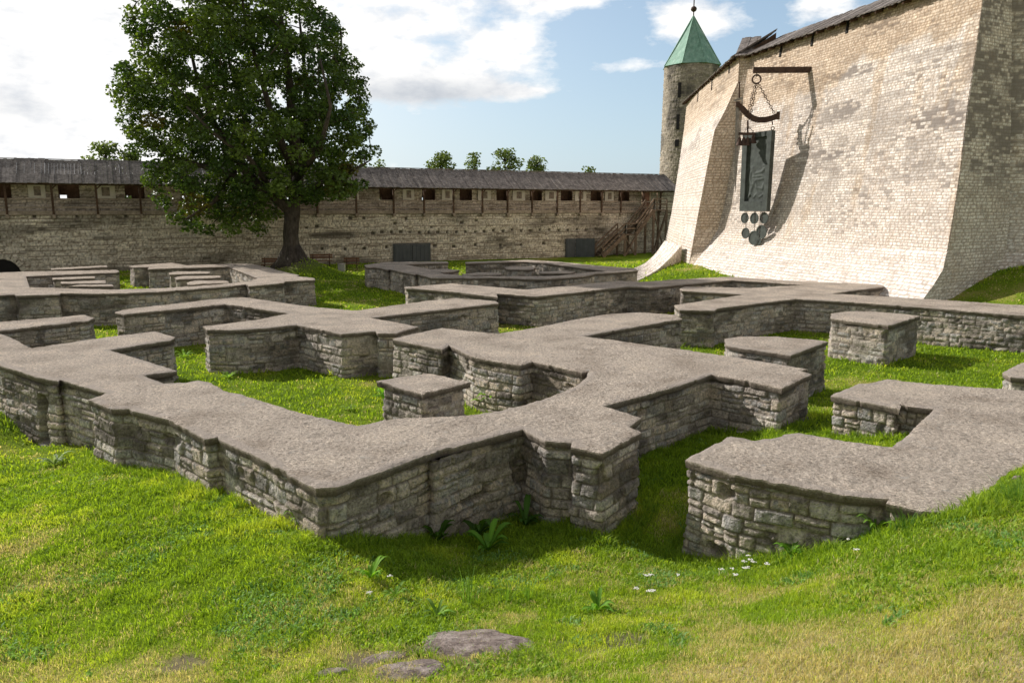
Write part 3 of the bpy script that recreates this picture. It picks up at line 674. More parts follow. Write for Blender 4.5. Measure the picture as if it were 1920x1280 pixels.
weed(560, 985, -.75, 16, .26, .05, 'yellow-green weed against the lit base of the near wall', 1.2, (.17, .28, .03))
weed(620, 1000, -.75, 12, .24, .05, 'leafy weed at the foot of the nearest wall corner', 1.1, (.11, .23, .02))
for i, (x, y, z, n, h, lb) in enumerate([(880, 1120, -.85, 34, .42, 'tall thin grass tuft, leftmost of three at the shadow edge'), (950, 1118, -.88, 30, .40, 'tall thin grass tuft, middle of three at the shadow edge'), (990, 1112, -.88, 22, .36, 'tall thin grass tuft, rightmost of three at the shadow edge'),
        (1905, 950, .06, 120, .34, 'dense bright grass tuft on the bank by the right edge'), (1700, 990, -.2, 90, .26, 'dark grass tuft growing against the buried end of the right wall'), (640, 1010, -.78, 60, .25, 'yellowish upright grass tuft at the nearest wall corner'),
        (440, 955, -.85, 80, .22, 'green grass tuft along the lit near wall'), (1640, 1015, -.55, 60, .25, 'green tuft beside the buried wall end, nearer its crack'), (1410, 1060, -1.1, 60, .22, 'green tuft at the left corner base of the right foreground wall')]):
    tuft(x, y, z, n, h, lb, .2, (.16, .29, .04) if i != 4 else (.09, .19, .03), base=.06 + .0015 * n)
MAT_PETAL = plain_mat('white_petals', (.75, .73, .66), .7, 0, .08)
def yarrow(px, py, z0, lb):
    x, y = pl(px, py, z0)[:2]; z = float(ground_z(np.array([x]), np.array([y]))[0])
    t = thing('yarrow_flower', (x, y, z), lb, 'wild flower', 'white yarrow in the grass'); H = random.uniform(.12, .2)
    m = MB(); m.tube([(x, y, z), (x + .01, y, z + H * .6), (x + .015, y + .01, z + H)], [.002, .002, .0015], 4); s = m.build('stem', MAT_WEED, t); setcol(s, 'col', [(.1, .2, .03, 1)] * len(m.v))
    m = MB()
    for k in range(14):
        a = random.uniform(0, 6.28); r = random.uniform(0, .032); m.lathe((x + .015 + r * math.cos(a), y + .01 + r * math.sin(a), z + H), [(.002, 0), (.008, .004), (.0085, .007), (.003, .010)], 6)
    m.build('flower_head', MAT_PETAL, t)
for i, q in enumerate([(1405, 1062, -.95), (1392, 1072, -.95), (1410, 1078, -.9), (1398, 1085, -.9), (1372, 1085, -.95), (1376, 1098, -.9), (1393, 1092, -.88), (1268, 1090, -1), (1218, 1102, -1), (1208, 1107, -.98), (1190, 1128, -.9), (1214, 1136, -.9), (1222, 1132, -.9), (1435, 1085, -.9), (1400, 1052, -1.), (1350, 1080, -.95), (690, 1130, -.7), (728, 1103, -.75), (1710, 960, -.1), (1692, 965, -.15), (1602, 1052, -.4), (1586, 1022, -.5)]):
    yarrow(*q, 'small white yarrow flower head low in the grass near the right foreground wall' if i < 16 else 'lone white flower head in the grass')
# rocks
def rock(name, cxp, cyp, z, rx, ry, h, seed, label, rot=0):
    x, y = pl(cxp, cyp, z)[:2]; zc = float(ground_z(np.array([x]), np.array([y]))[0]); nu, nv = 90, 30
    a = np.linspace(0, 2 * np.pi, nu, endpoint=False)[:, None]; r = np.linspace(0, 1, nv)[None, :]
    R = 1 + .35 * (fbm(np.cos(a) * 1.4 + 5, np.sin(a) * 1.4 + 5, seed, 3) - .5) * 1.6
    lx = rx * R * r * np.cos(a); ly = ry * R * r * np.sin(a)
    X = x + lx * math.cos(rot) - ly * math.sin(rot); Y = y + lx * math.sin(rot) + ly * math.cos(rot)
    Z = ground_z(X, Y) + h * (1 - r ** 4.5) - .05 * r ** 6 + .07 * h * 4 * (fbm(X * 4, Y * 4, seed + 2, 5) - .5) * (1 - r ** 6) + .02 * (fbm(X * 14, Y * 14, seed + 3, 3) - .5)
    V = np.stack([X.ravel(), Y.ravel(), Z.ravel()], 1)
    o = mesh_obj(name, V, grid_faces(nu, nv, True), MAT_ROCK, loc=(x, y, zc), smooth=True)
    return tag(o, label, 'rock')
def rock_mat():
    m, N, L, b = newmat('red_grey_rock', .9, .15); P = coords(N, L)
    c = ramp(N, L, noise(N, L, P, 6, 7, .65), [(.35, (.21, .165, .145)), (.5, (.42, .335, .29)), (.62, (.62, .52, .46))])
    c = mix(N, L, 1.0, c, ramp(N, L, noise(N, L, P, 45, 4, .7), [(.3, (.6,) * 3), (.65, (1.2,) * 3)]), 'MULTIPLY')
    L.new(c, b.inputs['Base Color']); p = bump(N, L, b, noise(N, L, P, 9, 8, .75), 1.0, .12); bump(N, L, b, noise(N, L, P, 50, 4, .7), .6, .015, p); return m
MAT_ROCK = rock_mat()
rock('flat_rock', 895, 1204, -.6, .56, .40, .06, 5, 'largest flat reddish rock embedded in the grass at bottom centre', -.05)
rock('flat_rock', 770, 1260, -.45, .36, .24, .045, 9, 'flat grey rock left of and nearer than the largest one', .25)
rock('flat_rock', 725, 1227, -.5, .24, .15, .035, 12, 'thin rock sliver just behind the two larger flat rocks', .3)
rock('flat_rock', 625, 1258, -.45, .16, .10, .03, 15, 'small rock sliver at the bottom, leftmost of the flat rocks', .2)
rock('small_stone', 1905, 900, .05, .07, .05, .05, 18, 'small pale stone on top of the grass bank at the right edge')

# ---------------------------------------------------------------- curtain wall with covered gallery
W0 = Vector((-33.3, 50.2)); W1 = Vector((15.6, 75.6)); WL = (W1 - W0).length; wt = (W1 - W0) / WL; wn = Vector((wt.y, -wt.x))   # wn faces the camera
FL = 3.06; EAVE = 5.02; RIDGE = 6.5
def ws(px, off=0.): return vplane(px, 390, (W0.x + wn.x * off, W0.y + wn.y * off), (wt.x, wt.y))[0]
def wz(px, py, off=0.): return vplane(px, py, (W0.x + wn.x * off, W0.y + wn.y * off), (wt.x, wt.y))[1]
def wp(s, off, z): p = W0 + wt * s + wn * off; return Vector((p.x, p.y, z))
WT3 = Vector((wt.x, wt.y, 0)); WN3 = Vector((wn.x, wn.y, 0)); UP = Vector((0, 0, 1)); WAX = (WT3, WN3, UP)
cw = thing('curtain_wall', wp(20, 0, -1.1), 'long stone curtain wall in shade carrying a roofed timber wall-walk behind the ruins', 'wall')
def wall_patch(name, fn, su, sv, mat, parent, seed, dark=None, rh=(.12, .22), sw=(.25, .55), amp=(.02, .04), joint=.02, smear=0, flip=False, edge=.05, warp=.04, hole=None, split=.3):
    """fn(u,v)->point arrays; su,sv sample arrays in metres"""
    U, Vv = np.meshgrid(su, sv, indexing='ij'); u, v = U.ravel(), Vv.ravel()
    H, tone, mort, r2 = stones(u, v, seed, rh, sw, joint, warp, edge, amp, smear, split)
    H = H + (.06 if split else .03) * (fbm(u * .4, v * .5, seed + 70, 4) - .5)
    d = dark(u, v, r2) if dark else np.zeros_like(u)
    if hole is not None:
        for (hu, hv, hw, hh) in hole:
            mk = (np.abs(u - hu) < hw) & (np.abs(v - hv) < hh); H = np.where(mk, H - .12, H); d = np.where(mk, .95, d)  # pockets sunk slightly, their shade painted dark
    P, Nn = fn(u, v); V = P + Nn * H[:, None]
    fc = grid_faces(len(su), len(sv)); fc = fc[:, ::-1].copy() if flip else fc
    o = mesh_obj(name, V, fc, mat, parent); setcol(o, 'st', np.stack([tone, mort, np.clip(d, 0, 1), np.ones_like(d)], 1)); return o
def cw_fn(off):
    def f(u, v):
        return np.stack([W0.x + wt.x * u + wn.x * off, W0.y + wt.y * u + wn.y * off, v], 1), np.tile(np.array([[wn.x, wn.y, 0]]), (len(u), 1))
    return f
holes = []
for i in range(26):
    holes.append((ws(680 + i * 17.5) if i else 0, 1.35 + .1 * random.uniform(-1, 1), .13 * random.uniform(.6, 1.1), .11))
for i in range(14): holes.append((ws(600 + i * 42 + random.uniform(-4, 4)), .15 + random.uniform(-.08, .08), .12, .11))
for i in range(9): holes.append((ws(560 + i * 42 + random.uniform(-14, 14)), random.uniform(1.6, 2.7), .13, .1))
for i in range(3): holes.append((ws([63, 143, 235][i]), 2.75, .1, .09))
def cdark(u, v, r2):
    a = fbm(u * .22, v * .9, 300, 4); return np.clip(.55 * sst(.58, .7, a) + .35 * (r2 > .93) + .35 * sst(-.4, -1.2, v) * fbm(u * .5, v, 301) + .4 * sst(.3, 0, np.abs(v - 1.25 - .1 * np.sin(u * .3))) * sst(.5, .6, fbm(u * .3, v * .2, 302)), 0, 1)
wall_patch('lower_wall', cw_fn(0), np.arange(-14, WL + 2, .075), np.arange(-1.6, FL - .02, .075), MAT_FAR, cw, 401, cdark, (.13, .22), (.25, .5), (.015, .045), .025, .25, flip=False, hole=holes)
# parapet (behind the walk), with embrasure openings
POFF = -1.5
opx = [5, 133, 255, 726, 804, 873.5, 942, 1005, 1062, 1117, 1169]
ops = [ws(p, POFF) for p in opx]
dgap = (ops[3] - ops[2])
hid = [ops[2] + dgap * k / 5 for k in range(1, 5)]
allops = sorted(ops + hid + [ops[0] - 4.7, ops[0] - 9.4])
pr = MB(); u0 = -14.
def par_dark(u, v, r2): return .35 * sst(.5, .7, fbm(u * .4, v, 333)) + .3 * (r2 > .9)
segs = []
OW = .62; Z0, Z1 = 3.95, 4.85
# band below and above, plus piers between openings
U_ = np.arange(-14, WL + 1.2, .09); V_ = np.arange(FL - .1, 5.6, .09)
UU, VV = np.meshgrid(U_, V_, indexing='ij'); u, v = UU.ravel(), VV.ravel()
H, tone, mort, r2 = stones(u, v, 777, (.12, .2), (.25, .5), .022, .04, .05, (.015, .04))
P, Nn = cw_fn(POFF)(u, v); Vx = P + Nn * H[:, None]; fc = grid_faces(len(U_), len(V_))
cu = u[fc].mean(1); cv = v[fc].mean(1); keep = np.ones(len(fc), bool)
for s in allops: keep &= ~((np.abs(cu - s) < OW) & (cv > Z0) & (cv < Z1 + .3))
o = mesh_obj('parapet', Vx, fc[keep], MAT_FAR, cw); setcol(o, 'st', np.stack([tone, mort, par_dark(u, v, r2), np.ones_like(u)], 1))
for s in allops:   # deep embrasure cheeks, with added dark panels standing in for their shade
    m = MB()
    for sd in (-1, 1): m.box(wp(s + sd * (OW + .06), POFF - .48, 4.55), (.12, .9, 1.5), WAX)
    m.box(wp(s, POFF - .48, Z0 - .06), (2 * OW, .9, .12), WAX)
    em = m.build('embrasure', MAT_DARKW, cw)
    m = MB(); left = s < 20; m.box(wp(s + .22, POFF - .8, 4.6), (.86, .05, 1.4), WAX)
    if left: m.box(wp(s - .40, POFF - .85, 4.76), (.5, .05, 1.16), WAX)
    else: m.box(wp(s - .42, POFF - .85, 4.72), (.5, .05, 1.1), WAX)
    m.build('shade_panel', MAT_DARKW, em)
# deck, edge beam, joist ends
m = MB(); m.box(wp(WL / 2 - 7, -.72, FL + .02), (WL + 14, 1.56, .08), WAX); m.build('walkway_deck', MAT_WOOD, cw)
m = MB(); m.box(wp(WL / 2 - 7, .10, FL - .08), (WL + 14, .12, .26), WAX); m.box(wp(WL / 2 - 7, .08, FL + .28), (WL + 14, .06, .1), WAX); m.build('edge_beam', MAT_WOOD, cw)
m = MB(); m.box(wp(WL / 2 - 7, .10, EAVE - .16), (WL + 14, .12, .14), WAX); m.build('eave_beam', MAT_DARKW, cw)
m = MB(); m.box(wp(WL / 2 - 7, .06, 3.88), (WL + 14, .05, .08), WAX); m.build('handrail', MAT_WOOD, cw)
postpx = [13, 100, 183, 264, 737, 794, 849, 903, 950, 996, 1043, 1086, 1126, 1162, 1204, 1236]
ps = [ws(p) for p in postpx]
g_ = ps[4] - ps[3]; hp = [ps[3] + g_ * k / 6 for k in range(1, 6)]
for s in [ps[0] - 3 * (ps[1] - ps[0]) * .98, ps[0] - 2 * (ps[1] - ps[0]) * .98, ps[0] - (ps[1] - ps[0])] + ps + hp:
    m = MB(); m.box(wp(s, .16, (FL + EAVE) / 2 - .12), (.13, .13, EAVE - FL + .1), WAX); m.beam(wp(s, .1, EAVE - .5), wp(s + .4, .1, EAVE - .12), .07, .07)
    m.build('post', MAT_DARKW, cw)
    m = MB(); m.tube([wp(s, .0, FL - .32), wp(s, .34, FL - .32)], .13, 8); m.build('joist_end', MAT_WOOD, cw)
# roof of individual weathered planks
rm = MB(); s = -14.
rlen = 2.75
while s < WL + .3:
    wd = random.uniform(.15, .24); j = random.uniform(-.02, .02); k = random.uniform(-.06, .05)
    up_ = 0.08 if (ws(30) < s < ws(87)) or s > ws(146) and s < ws(292) else 0.0
    e = wp(s + wd / 2, .55 + k, EAVE - .1 + j - .02); r_ = wp(s + wd / 2, -1.95, RIDGE + j + up_)
    rm.beam(e, r_, wd * .96, .035 + abs(j), UP); s += wd
rm.build('plank_roof', MAT_ROOF, cw)
m = MB(); m.beam(wp(-14, -1.97, RIDGE + .06), wp(WL + .3, -1.97, RIDGE + .06), .16, .05)
m.beam(wp(-14, -1.9, RIDGE - .1), wp(WL, -1.9, RIDGE - .1), .1, .2); m.build('ridge_board', MAT_ROOF, cw)
m = MB(); m.box(wp(WL / 2 - 7, -3.6, 2.0), (WL + 14, .3, 7.0), WAX); 
# info boards hung on the parapet
bpx = [72, 200, 512, 609, 660, 767, 839.5, 909, 973.5, 1034, 1089, 1143]
for i, p in enumerate(bpx):
    s = ws(p, POFF + .2); wide = .5 if i in (0, 5, 6, 11) else .62
    t = thing('display_board', wp(s, POFF + .12, 4.05), '', 'display board', 'display boards hung along the wall-walk')
    t['label'] = ['leftmost framed picture board on the wall-walk', 'framed picture board left of the maple crown on the wall-walk', 'picture board glimpsed through the maple crown, left one', 'picture board glimpsed through the maple crown, above the trunk', 'picture board at the right rim of the maple crown', 'first picture board right of the maple, narrow and pale', 'second picture board right of the maple', 'third picture board right of the maple', 'fourth picture board right of the maple, wide', 'fifth picture board right of the maple', 'sixth picture board right of the maple', 'last narrow pale board before the timber stair'][i]
    m = MB(); m.box(wp(s, POFF + .12, 4.42), (2 * wide, .04, .92), WAX); bo = m.build('board', MAT_BOARD, t)
    m = MB(); m.box(wp(s + .03, POFF + .15, 4.42), (wide * .8, .02, .6), WAX); m.build('picture', MAT_PIC, bo)
# doorway in light timber at the right end of the walk
t = thing('door_frame', wp(ws(1222), -.2, FL), 'light timber door frame at the head of the stair on the wall-walk', 'door frame')
for a in (1205, 1219, 1233):
    m = MB(); m.box(wp(ws(a), -.1, FL + .95), (.1, .1, 1.8), WAX); m.build('jamb', MAT_NEWW, t)
m = MB(); m.box(wp(ws(1219), -.1, FL + 1.75), (1.9, .1, .1), WAX); m.build('lintel', MAT_NEWW, t)
m = MB(); m.box(wp(ws(1214), -.16, FL + .9), (.5, .05, 1.6), WAX); m.build('door', MAT_BENCH, t)
# arch at the far left foot of the wall
m = MB(); a0 = ws(-9, .1)
prof = [(math.cos(a) * 1.1, math.sin(a) * 1.1) for a in np.linspace(0, math.pi, 12)]
t = thing('arched_doorway', wp(a0, .1, -1.1), 'dark round-arched opening low in the curtain wall at the left edge', 'doorway')
b = [wp(a0 + x, .06, -1.25 + z * 1.15) for x, z in prof]
mesh_obj('opening', [tuple(p) for p in b], [tuple(range(len(b)))], MAT_BLACK, t)  # flat black sheet on the wall, painted stand-in for the arch's shade
m = MB()
for k in range(11):
    a = (k + .5) * math.pi / 11; m.box(wp(a0 + math.cos(a) * 1.28, .08, -1.25 + math.sin(a) * 1.45), (.3, .1, .32), (WT3 * math.cos(a) + UP * math.sin(a), WN3, -WT3 * math.sin(a) + UP * math.cos(a)))
o = m.build('arch_stones', MAT_FAR, t); setcol(o, 'st', [(.5, 0, .3, 1)] * len(m.v))

# grey gates
def gate_leaf(m, p, ax, w, h):
    m.box(p + UP * h / 2, (w, .05, h), ax)
    for k in range(5): m.box(p + ax[0] * (w * (k - 2) / 4.4) + ax[1] * .035 + UP * h / 2, (w / 14, .02, h * .97), ax)
gz = -1.1
s0, s1 = ws(738, .2), ws(804, .2); h = wz(770, 459, .2) - gz
t = thing('steel_gate', wp((s0 + s1) / 2, .15, gz), 'wide closed dark grey double gate at the foot of the curtain wall', 'gate')
for a, b_ in ((s0, (s0 + s1) / 2), ((s0 + s1) / 2, s1)):
    m = MB(); gate_leaf(m, wp((a + b_) / 2, .18, gz), WAX, (b_ - a) * .985, h); m.build('leaf', MAT_GATE, t)
m = MB()
for s in (s0 - .05, s1 + .05): m.box(wp(s, .14, gz + h / 2), (.1, .1, h + .06), WAX)
m.box(wp((s0 + s1) / 2, .14, gz + h + .07), (s1 - s0 + .2, .1, .1), WAX); m.build('frame', MAT_GATE, t)
s0, s1 = ws(1064, .2), ws(1103, .2); h = wz(1083, 447, .2) - gz
t = thing('steel_gate', wp((s0 + s1) / 2, .15, gz), 'dark grey gate standing ajar near the timber stair', 'gate')
m = MB(); gate_leaf(m, wp(s0 + (s1 - s0) * .2, .2, gz), WAX, (s1 - s0) * .4, h); m.build('leaf', MAT_GATE, t)
ax = ((WT3 * .75 + WN3 * .66).normalized(), (WN3 * .75 - WT3 * .66).normalized(), UP)
m = MB(); gate_leaf(m, wp(s0 + (s1 - s0) * .72, .75, gz), ax, (s1 - s0) * .78, h); tag(m.build('leaf', MAT_STEEL if False else MAT_GATE, t), 'open leaf swung towards the lawn')
for s in (s0 - .05, s1 + .05):
    m = MB(); m.box(wp(s, .14, gz + h / 2), (.1, .1, h), WAX); m.build('jamb', MAT_GATE, t)

# timber stair
def sx(px, py, off):
    s, z = vplane(px, py, (W0.x + wn.x * off, W0.y + wn.y * off), (wt.x, wt.y)); return s, z
MAT_STAIR = wood_mat('dark_stair_timber', (.11, .075, .05), (.26, .19, .14), (8, 8, 8))
st = thing('timber_stair', wp(ws(1185, 1.6), 1.6, -1.0), 'two-flight timber stair climbing to the wall-walk beside the fortress wall', 'stair')
O1, O2 = 1.0, 2.2
def flight(a, b, nst):
    (sa, za), (sb, zb) = a, b
    m = MB()
    for o_ in (O1, O2): m.beam(wp(sa, o_, za), wp(sb, o_, zb), .12, .38)
    m.build('stringer', MAT_STAIR, st); m = MB()
    for k in range(nst):
        f = (k + .5) / nst; m.box(wp(sa + (sb - sa) * f, (O1 + O2) / 2, za + (zb - za) * f + .08), ((sb - sa) / nst * 1.25, O2 - O1, .05), WAX)
    m.build('treads', MAT_STAIR, st)
    for o_ in (O1, O2):
        m = MB(); m.beam(wp(sa, o_, za + .98), wp(sb, o_, zb + .98), .09, .14); m.beam(wp(sa, o_, za + .55), wp(sb, o_, zb + .55), .07, .14)
        m.beam(wp(sa, o_, za), wp(sa, o_, za + 1.0), .1, .1, (0, 1, 0)); m.beam(wp(sb, o_, zb), wp(sb, o_, zb + 1.0), .1, .1, (0, 1, 0)); m.build('railing', MAT_STAIR, st)
f0 = sx(1130, 478, O2); f1 = sx(1172, 440, O2); l1 = sx(1192, 440, O2); l2 = sx(1226, 394, O2); l3 = sx(1250, 394, O2)
z1 = f1[1]; z2 = FL + .05
flight((f0[0], -1.0), (f1[0], z1), 9); flight((l1[0], z1), (l2[0], z2), 10)
def landing(sa, sb, z):
    m = MB(); m.box(wp((sa + sb) / 2, (O1 + O2) / 2 if z < 2.5 else O2 / 2 + .1, z), (sb - sa + .1, (O2 - O1) if z < 2.5 else O2, .1), WAX); m.build('landing', MAT_STAIR, st)
    for s in (sa, sb):
        for o_ in (O1, O2):
            m = MB(); m.beam(wp(s, o_, -1.1), wp(s, o_, z + .0), .2, .2, (0, 1, 0)); m.build('support_post', MAT_STAIR, st)
    m = MB(); m.beam(wp(sa, O2, z + 1), wp(sb, O2, z + 1), .07, .1); m.beam(wp(sa, O2, z + .55), wp(sb, O2, z + .55), .05, .1)
    for s in (sa, sb): m.beam(wp(s, O2, z), wp(s, O2, z + 1.02), .1, .1, (0, 1, 0))
    m.build('railing', MAT_STAIR, st)
    m = MB(); m.beam(wp(sa, O2, -1.0), wp(sb, O2, z - .2), .16, .16); m.beam(wp(sb, O2, -1.0), wp(sa, O2, z - .2), .1, .1); m.build('brace', MAT_STAIR, st)
landing(f1[0], l1[0], z1); landing(l2[0], l3[0], z2)

# benches and bin
def bench(px, py, z, label, rot, w=1.9):
    x, y = pl(px, py, z)[:2]; zz = float(ground_z(np.array([x]), np.array([y]))[0])
    t = thing('park_bench', (x, y, zz), label, 'bench'); c, s_ = math.cos(rot), math.sin(rot); X = Vector((c, s_, 0)); Y = Vector((-s_, c, 0)); ax = (X, Y, UP); o = Vector((x, y, zz))
    m = MB()
    for k in range(3): m.box(o + Y * (k * .14 - .14) + UP * .45, (w, .12, .04), ax)
    m.build('seat', MAT_BENCH, t); m = MB()
    for k in range(2): m.box(o + Y * .28 + UP * (.65 + k * .16), (w, .04, .13), ax)
    m.build('backrest', MAT_BENCH, t)
    for sx_ in (-1, 1):
        m = MB(); m.box(o + X * sx_ * (w / 2 - .2) - Y * .15 + UP * .22, (.06, .06, .45), ax); m.beam(o + X * sx_ * (w / 2 - .2) + Y * .2, o + X * sx_ * (w / 2 - .2) + Y * .3 + UP * .9, .06, .06, X); m.build('leg', MAT_RUST, t)
bench(603, 511, -1.05, 'red-brown slatted bench at the foot of the maple, left of the bin', .2, 1.5)
bench(660, 506, -1.05, 'red-brown bench right of the bin, nearer the gate', .2, 1.1)
bench(512, 512, -1.05, 'low dark bench left of the maple trunk', .15, 1.5)
t0 = pl(641, 512, -1.1); zz = -1.1
t = thing('litter_bin', (t0[0], t0[1], zz), 'pale square litter bin between the two benches right of the maple', 'litter bin')
m = MB(); m.box((t0[0], t0[1], zz + .3), (.42, .42, .6)); m.build('body', MAT_BIN, t); m = MB(); m.box((t0[0], t0[1], zz + .63), (.48, .48, .05)); m.build('rim', MAT_STEEL, t)

# ---------------------------------------------------------------- fortress wall
ft = thing('fortress_wall', (16, 45, -1), 'tall battered pale stone fortress wall with flared foot and dark board roof, lit by sun', 'fortress wall')
def edge_curve(pts):
    P = np.array([dep(*p) for p in pts]); P = P[np.argsort(P[:, 2])]; return P
def at_z(P, z):
    # linear interpolation + extrapolation upward
    x = np.interp(z, P[:, 2], P[:, 0]); y = np.interp(z, P[:, 2], P[:, 1])
    top = P[-1]; pr_ = P[-2]; k = (z - top[2]) / (top[2] - pr_[2]); m_ = z > top[2]
    x = np.where(m_, top[0] + k * (top[0] - pr_[0]), x); y = np.where(m_, top[1] + k * (top[1] - pr_[1]), y)
    bt = P[0]; nx_ = P[1]; k = (bt[2] - z) / (nx_[2] - bt[2]); m_ = z < bt[2]
    x = np.where(m_, bt[0] + k * (bt[0] - nx_[0]), x); y = np.where(m_, bt[1] + k * (bt[1] - nx_[1]), y)
    return x, y
K1 = edge_curve([(1842, 0, 33.4), (1830, 91, 33.1), (1814, 204, 32.8), (1801, 317, 32.5), (1787, 408, 32.2), (1777, 470, 31.95), (1769, 506, 31.6), (1750, 537, 31.1), (1731, 562, 30.5)])
J1 = edge_curve([(1408, 103, 50.6), (1394, 175, 50.4), (1377, 272, 50.1), (1358, 385, 49.8), (1346, 430, 49.6), (1325, 466, 49.1), (1300, 500, 48.2)])
ZT = float(dep(1408, 103, 50.6)[2])
E2 = edge_curve([(1387, 97, 50.9), (1384, 154, 50.8), (1361, 205, 50.5), (1340, 245, 50.3), (1327, 310, 50.1), (1317, 362, 49.9), (1304, 430, 49.6), (1292, 496, 48.9)])
E3 = edge_curve([(1289, 181, 72.5), (1283, 240, 72.1), (1271, 326, 71.2), (1259, 400, 70.2), (1247, 453, 69.2), (1238, 485, 68.)])
def loft(A, B, la, flipn=False, curve=0.):
    def f(u, v):
        ax, ay = at_z(A, v); bx, by = at_z(B, v); s = u / la
        X = ax + (bx - ax) * s; Y = ay + (by - ay) * s
        tx, ty = bx - ax, by - ay; L = np.hypot(tx, ty); nx_, ny_ = ty / L, -tx / L
        if flipn: nx_, ny_ = -nx_, -ny_
        c = curve * np.sin(np.pi * s); X = X + nx_ * c; Y = Y + ny_ * c
        return np.stack([X, Y, v], 1), np.stack([nx_, ny_, nx_ * 0], 1)
    return f
LA = float(np.hypot(K1[-1, 0] - J1[-1, 0], K1[-1, 1] - J1[-1, 1]))
def fdark(u, v, r2):
    n_ = fbm(u * .32, v * 1.1, 500, 4); band = sst(4.5, 7.0, v + (LA - u) * .05) * sst(15, 11, v) * sst(LA * .25, LA * .6, u)
    b2 = .5 * sst(2.2, 3, v) * sst(7.5, 6, v)
    d = sst(.50, .60, n_) * (band + b2 * .6) * (.2 + .8 * (r2 > .4)); reg = sst(.45, .58, fbm(u * .25, v * .35, 505, 3)); d2 = reg * (r2 > .80) * .55 * sst(1.5, 3, v) + .22 * (r2 > .93); d3 = .45 * sst(.56, .66, fbm(u * .8, v * 2.6, 507, 4)) * sst(3, 5, v) * sst(13, 10, v)
    return np.clip(np.maximum(np.maximum(d * .95, d2), d3), 0, 1)
# u runs from junction (0) to near corner (LA)
main = loft(J1, K1, LA, False)
Pt, Nt = main(np.array([LA / 2]), np.array([5.]))
FLIP = Nt[0, 0] > 0
main0 = loft(J1, K1, LA, FLIP)
def main(u, v):
    P, Nn = main0(u, v); st_ = .07 * sst(.06, -.06, v - (1.0 + .5 * u / LA)); return P + Nn * st_[:, None], Nn
us = np.linspace(0, LA + .03, int(LA / .042)); vs_ = np.arange(-1.6, ZT, .04)
o = wall_patch('main_face', main, us, vs_, MAT_FORT, ft, 601, fdark, (.115, .155), (.20, .40), (.005, .012), .028, .12, flip=False, edge=.04, warp=.035, split=0)
# upper tan courses and the painted shade of side faces come from a second attribute read by the fortress shader
def zone_attr(o, fn):
    n = len(o.data.vertices); c = np.zeros(n * 3, np.float32); o.data.vertices.foreach_get('co', c); c = c.reshape(-1, 3) + np.array(wloc(o), np.float32); a = fn(c)
    setcol(o, 'zone', np.stack([a, a * 0, a * 0, a * 0 + 1], 1))
def zfn(c):
    y = c[:, 1]; z = c[:, 2]; s = (50.6 - y) / 17.0
    lim = 8.9 + 2.0 * np.clip(s, 0, 1) + 1.3 * (fbm(y * .6, z * .3, 611, 3) - .5) * 2
    up_ = sst(-.25, .35, z - lim)
    foot = sst(.12, -.12, z - (1.0 + .5 * s))
    st = sst(.62, .75, fbm(y * 1.2, z * .22, 612, 4)) * sst(0, 3, z)
    return np.clip(.35 + .55 * up_ - .35 * foot + .3 * st, 0, 1)
zone_attr(o, zfn)
N = MAT_FORT.node_tree.nodes; L = MAT_FORT.node_tree.links; b = N['Principled BSDF']
src = b.inputs['Base Color'].links[0].from_socket
at = N.new('ShaderNodeAttribute'); at.attribute_name = 'zone'; s_ = N.new('ShaderNodeSeparateColor'); L.new(at.outputs['Color'], s_.inputs['Color'])
tint = ramp(N, L, s_.outputs['Red'], [(0, (1.12, 1.12, 1.12)), (.35, (1.0, .98, .955)), (.7, (.92, .835, .73)), (1, (.78, .67, .545))])
rz = mix(N, L, 1.0, src, tint, 'MULTIPLY')
ora = N.new('ShaderNodeMath'); 
nst = noise(N, L, coords(N, L, (.9, .9, .25)), 1.0, 5, .6)
rz = mix(N, L, ramp(N, L, nst, [(.62, (0, 0, 0)), (.78, (.28,) * 3)]), rz, (.55, .34, .18))
L.new(rz, b.inputs['Base Color'])
# right-hand returned (shaded) face and recessed plane
def shifted(P, dx, dy, bottom_flare=0.):
    Q = P.copy(); Q[:, 0] += dx; Q[:, 1] += dy; return Q
R1 = edge_curve([(1897, 0, 34.2), (1896, 150, 34.1), (1894, 300, 34.0), (1892, 420, 33.9), (1885, 474, 33.8), (1862, 520, 33.5), (1838, 545, 33.0)])
lr = 2.8
rf = loft(K1, R1, lr, False); _, nn = rf(np.array([1.]), np.array([5.])); FR = nn[0, 1] > 0; rf = loft(K1, R1, lr, FR)
def rdark(u, v, r2): return np.clip(.95 * sst(.40, .56, fbm(u * .5, v * .9, 520, 4) + .16 * (r2 - .5)) * sst(3.0, 5.5, v) * (.35 + .65 * sst(.2, .6, r2)) + .2 * (r2 > .9), 0, 1)
o = wall_patch('return_face', rf, np.linspace(-.03, lr, 70), np.arange(-1.6, ZT, .04), MAT_FORT, ft, 602, rdark, (.115, .155), (.20, .38), (.005, .012), .028, .1, split=0); zone_attr(o, lambda c: .25 + 0 * c[:, 0])
R2 = R1.copy(); R2[:, 0] += 9; R2[:, 1] += -.6
r2f = loft(shifted(R1, -.02, .45), R2, 9, FR)
o = wall_patch('recessed_face', r2f, np.linspace(0, 9, 160), np.arange(-1.6, ZT, .055), MAT_FORT, ft, 603, rdark, (.12, .16), (.22, .4), (.006, .016), .034, .1, split=0); zone_attr(o, lambda c: .05 + 0 * c[:, 0])
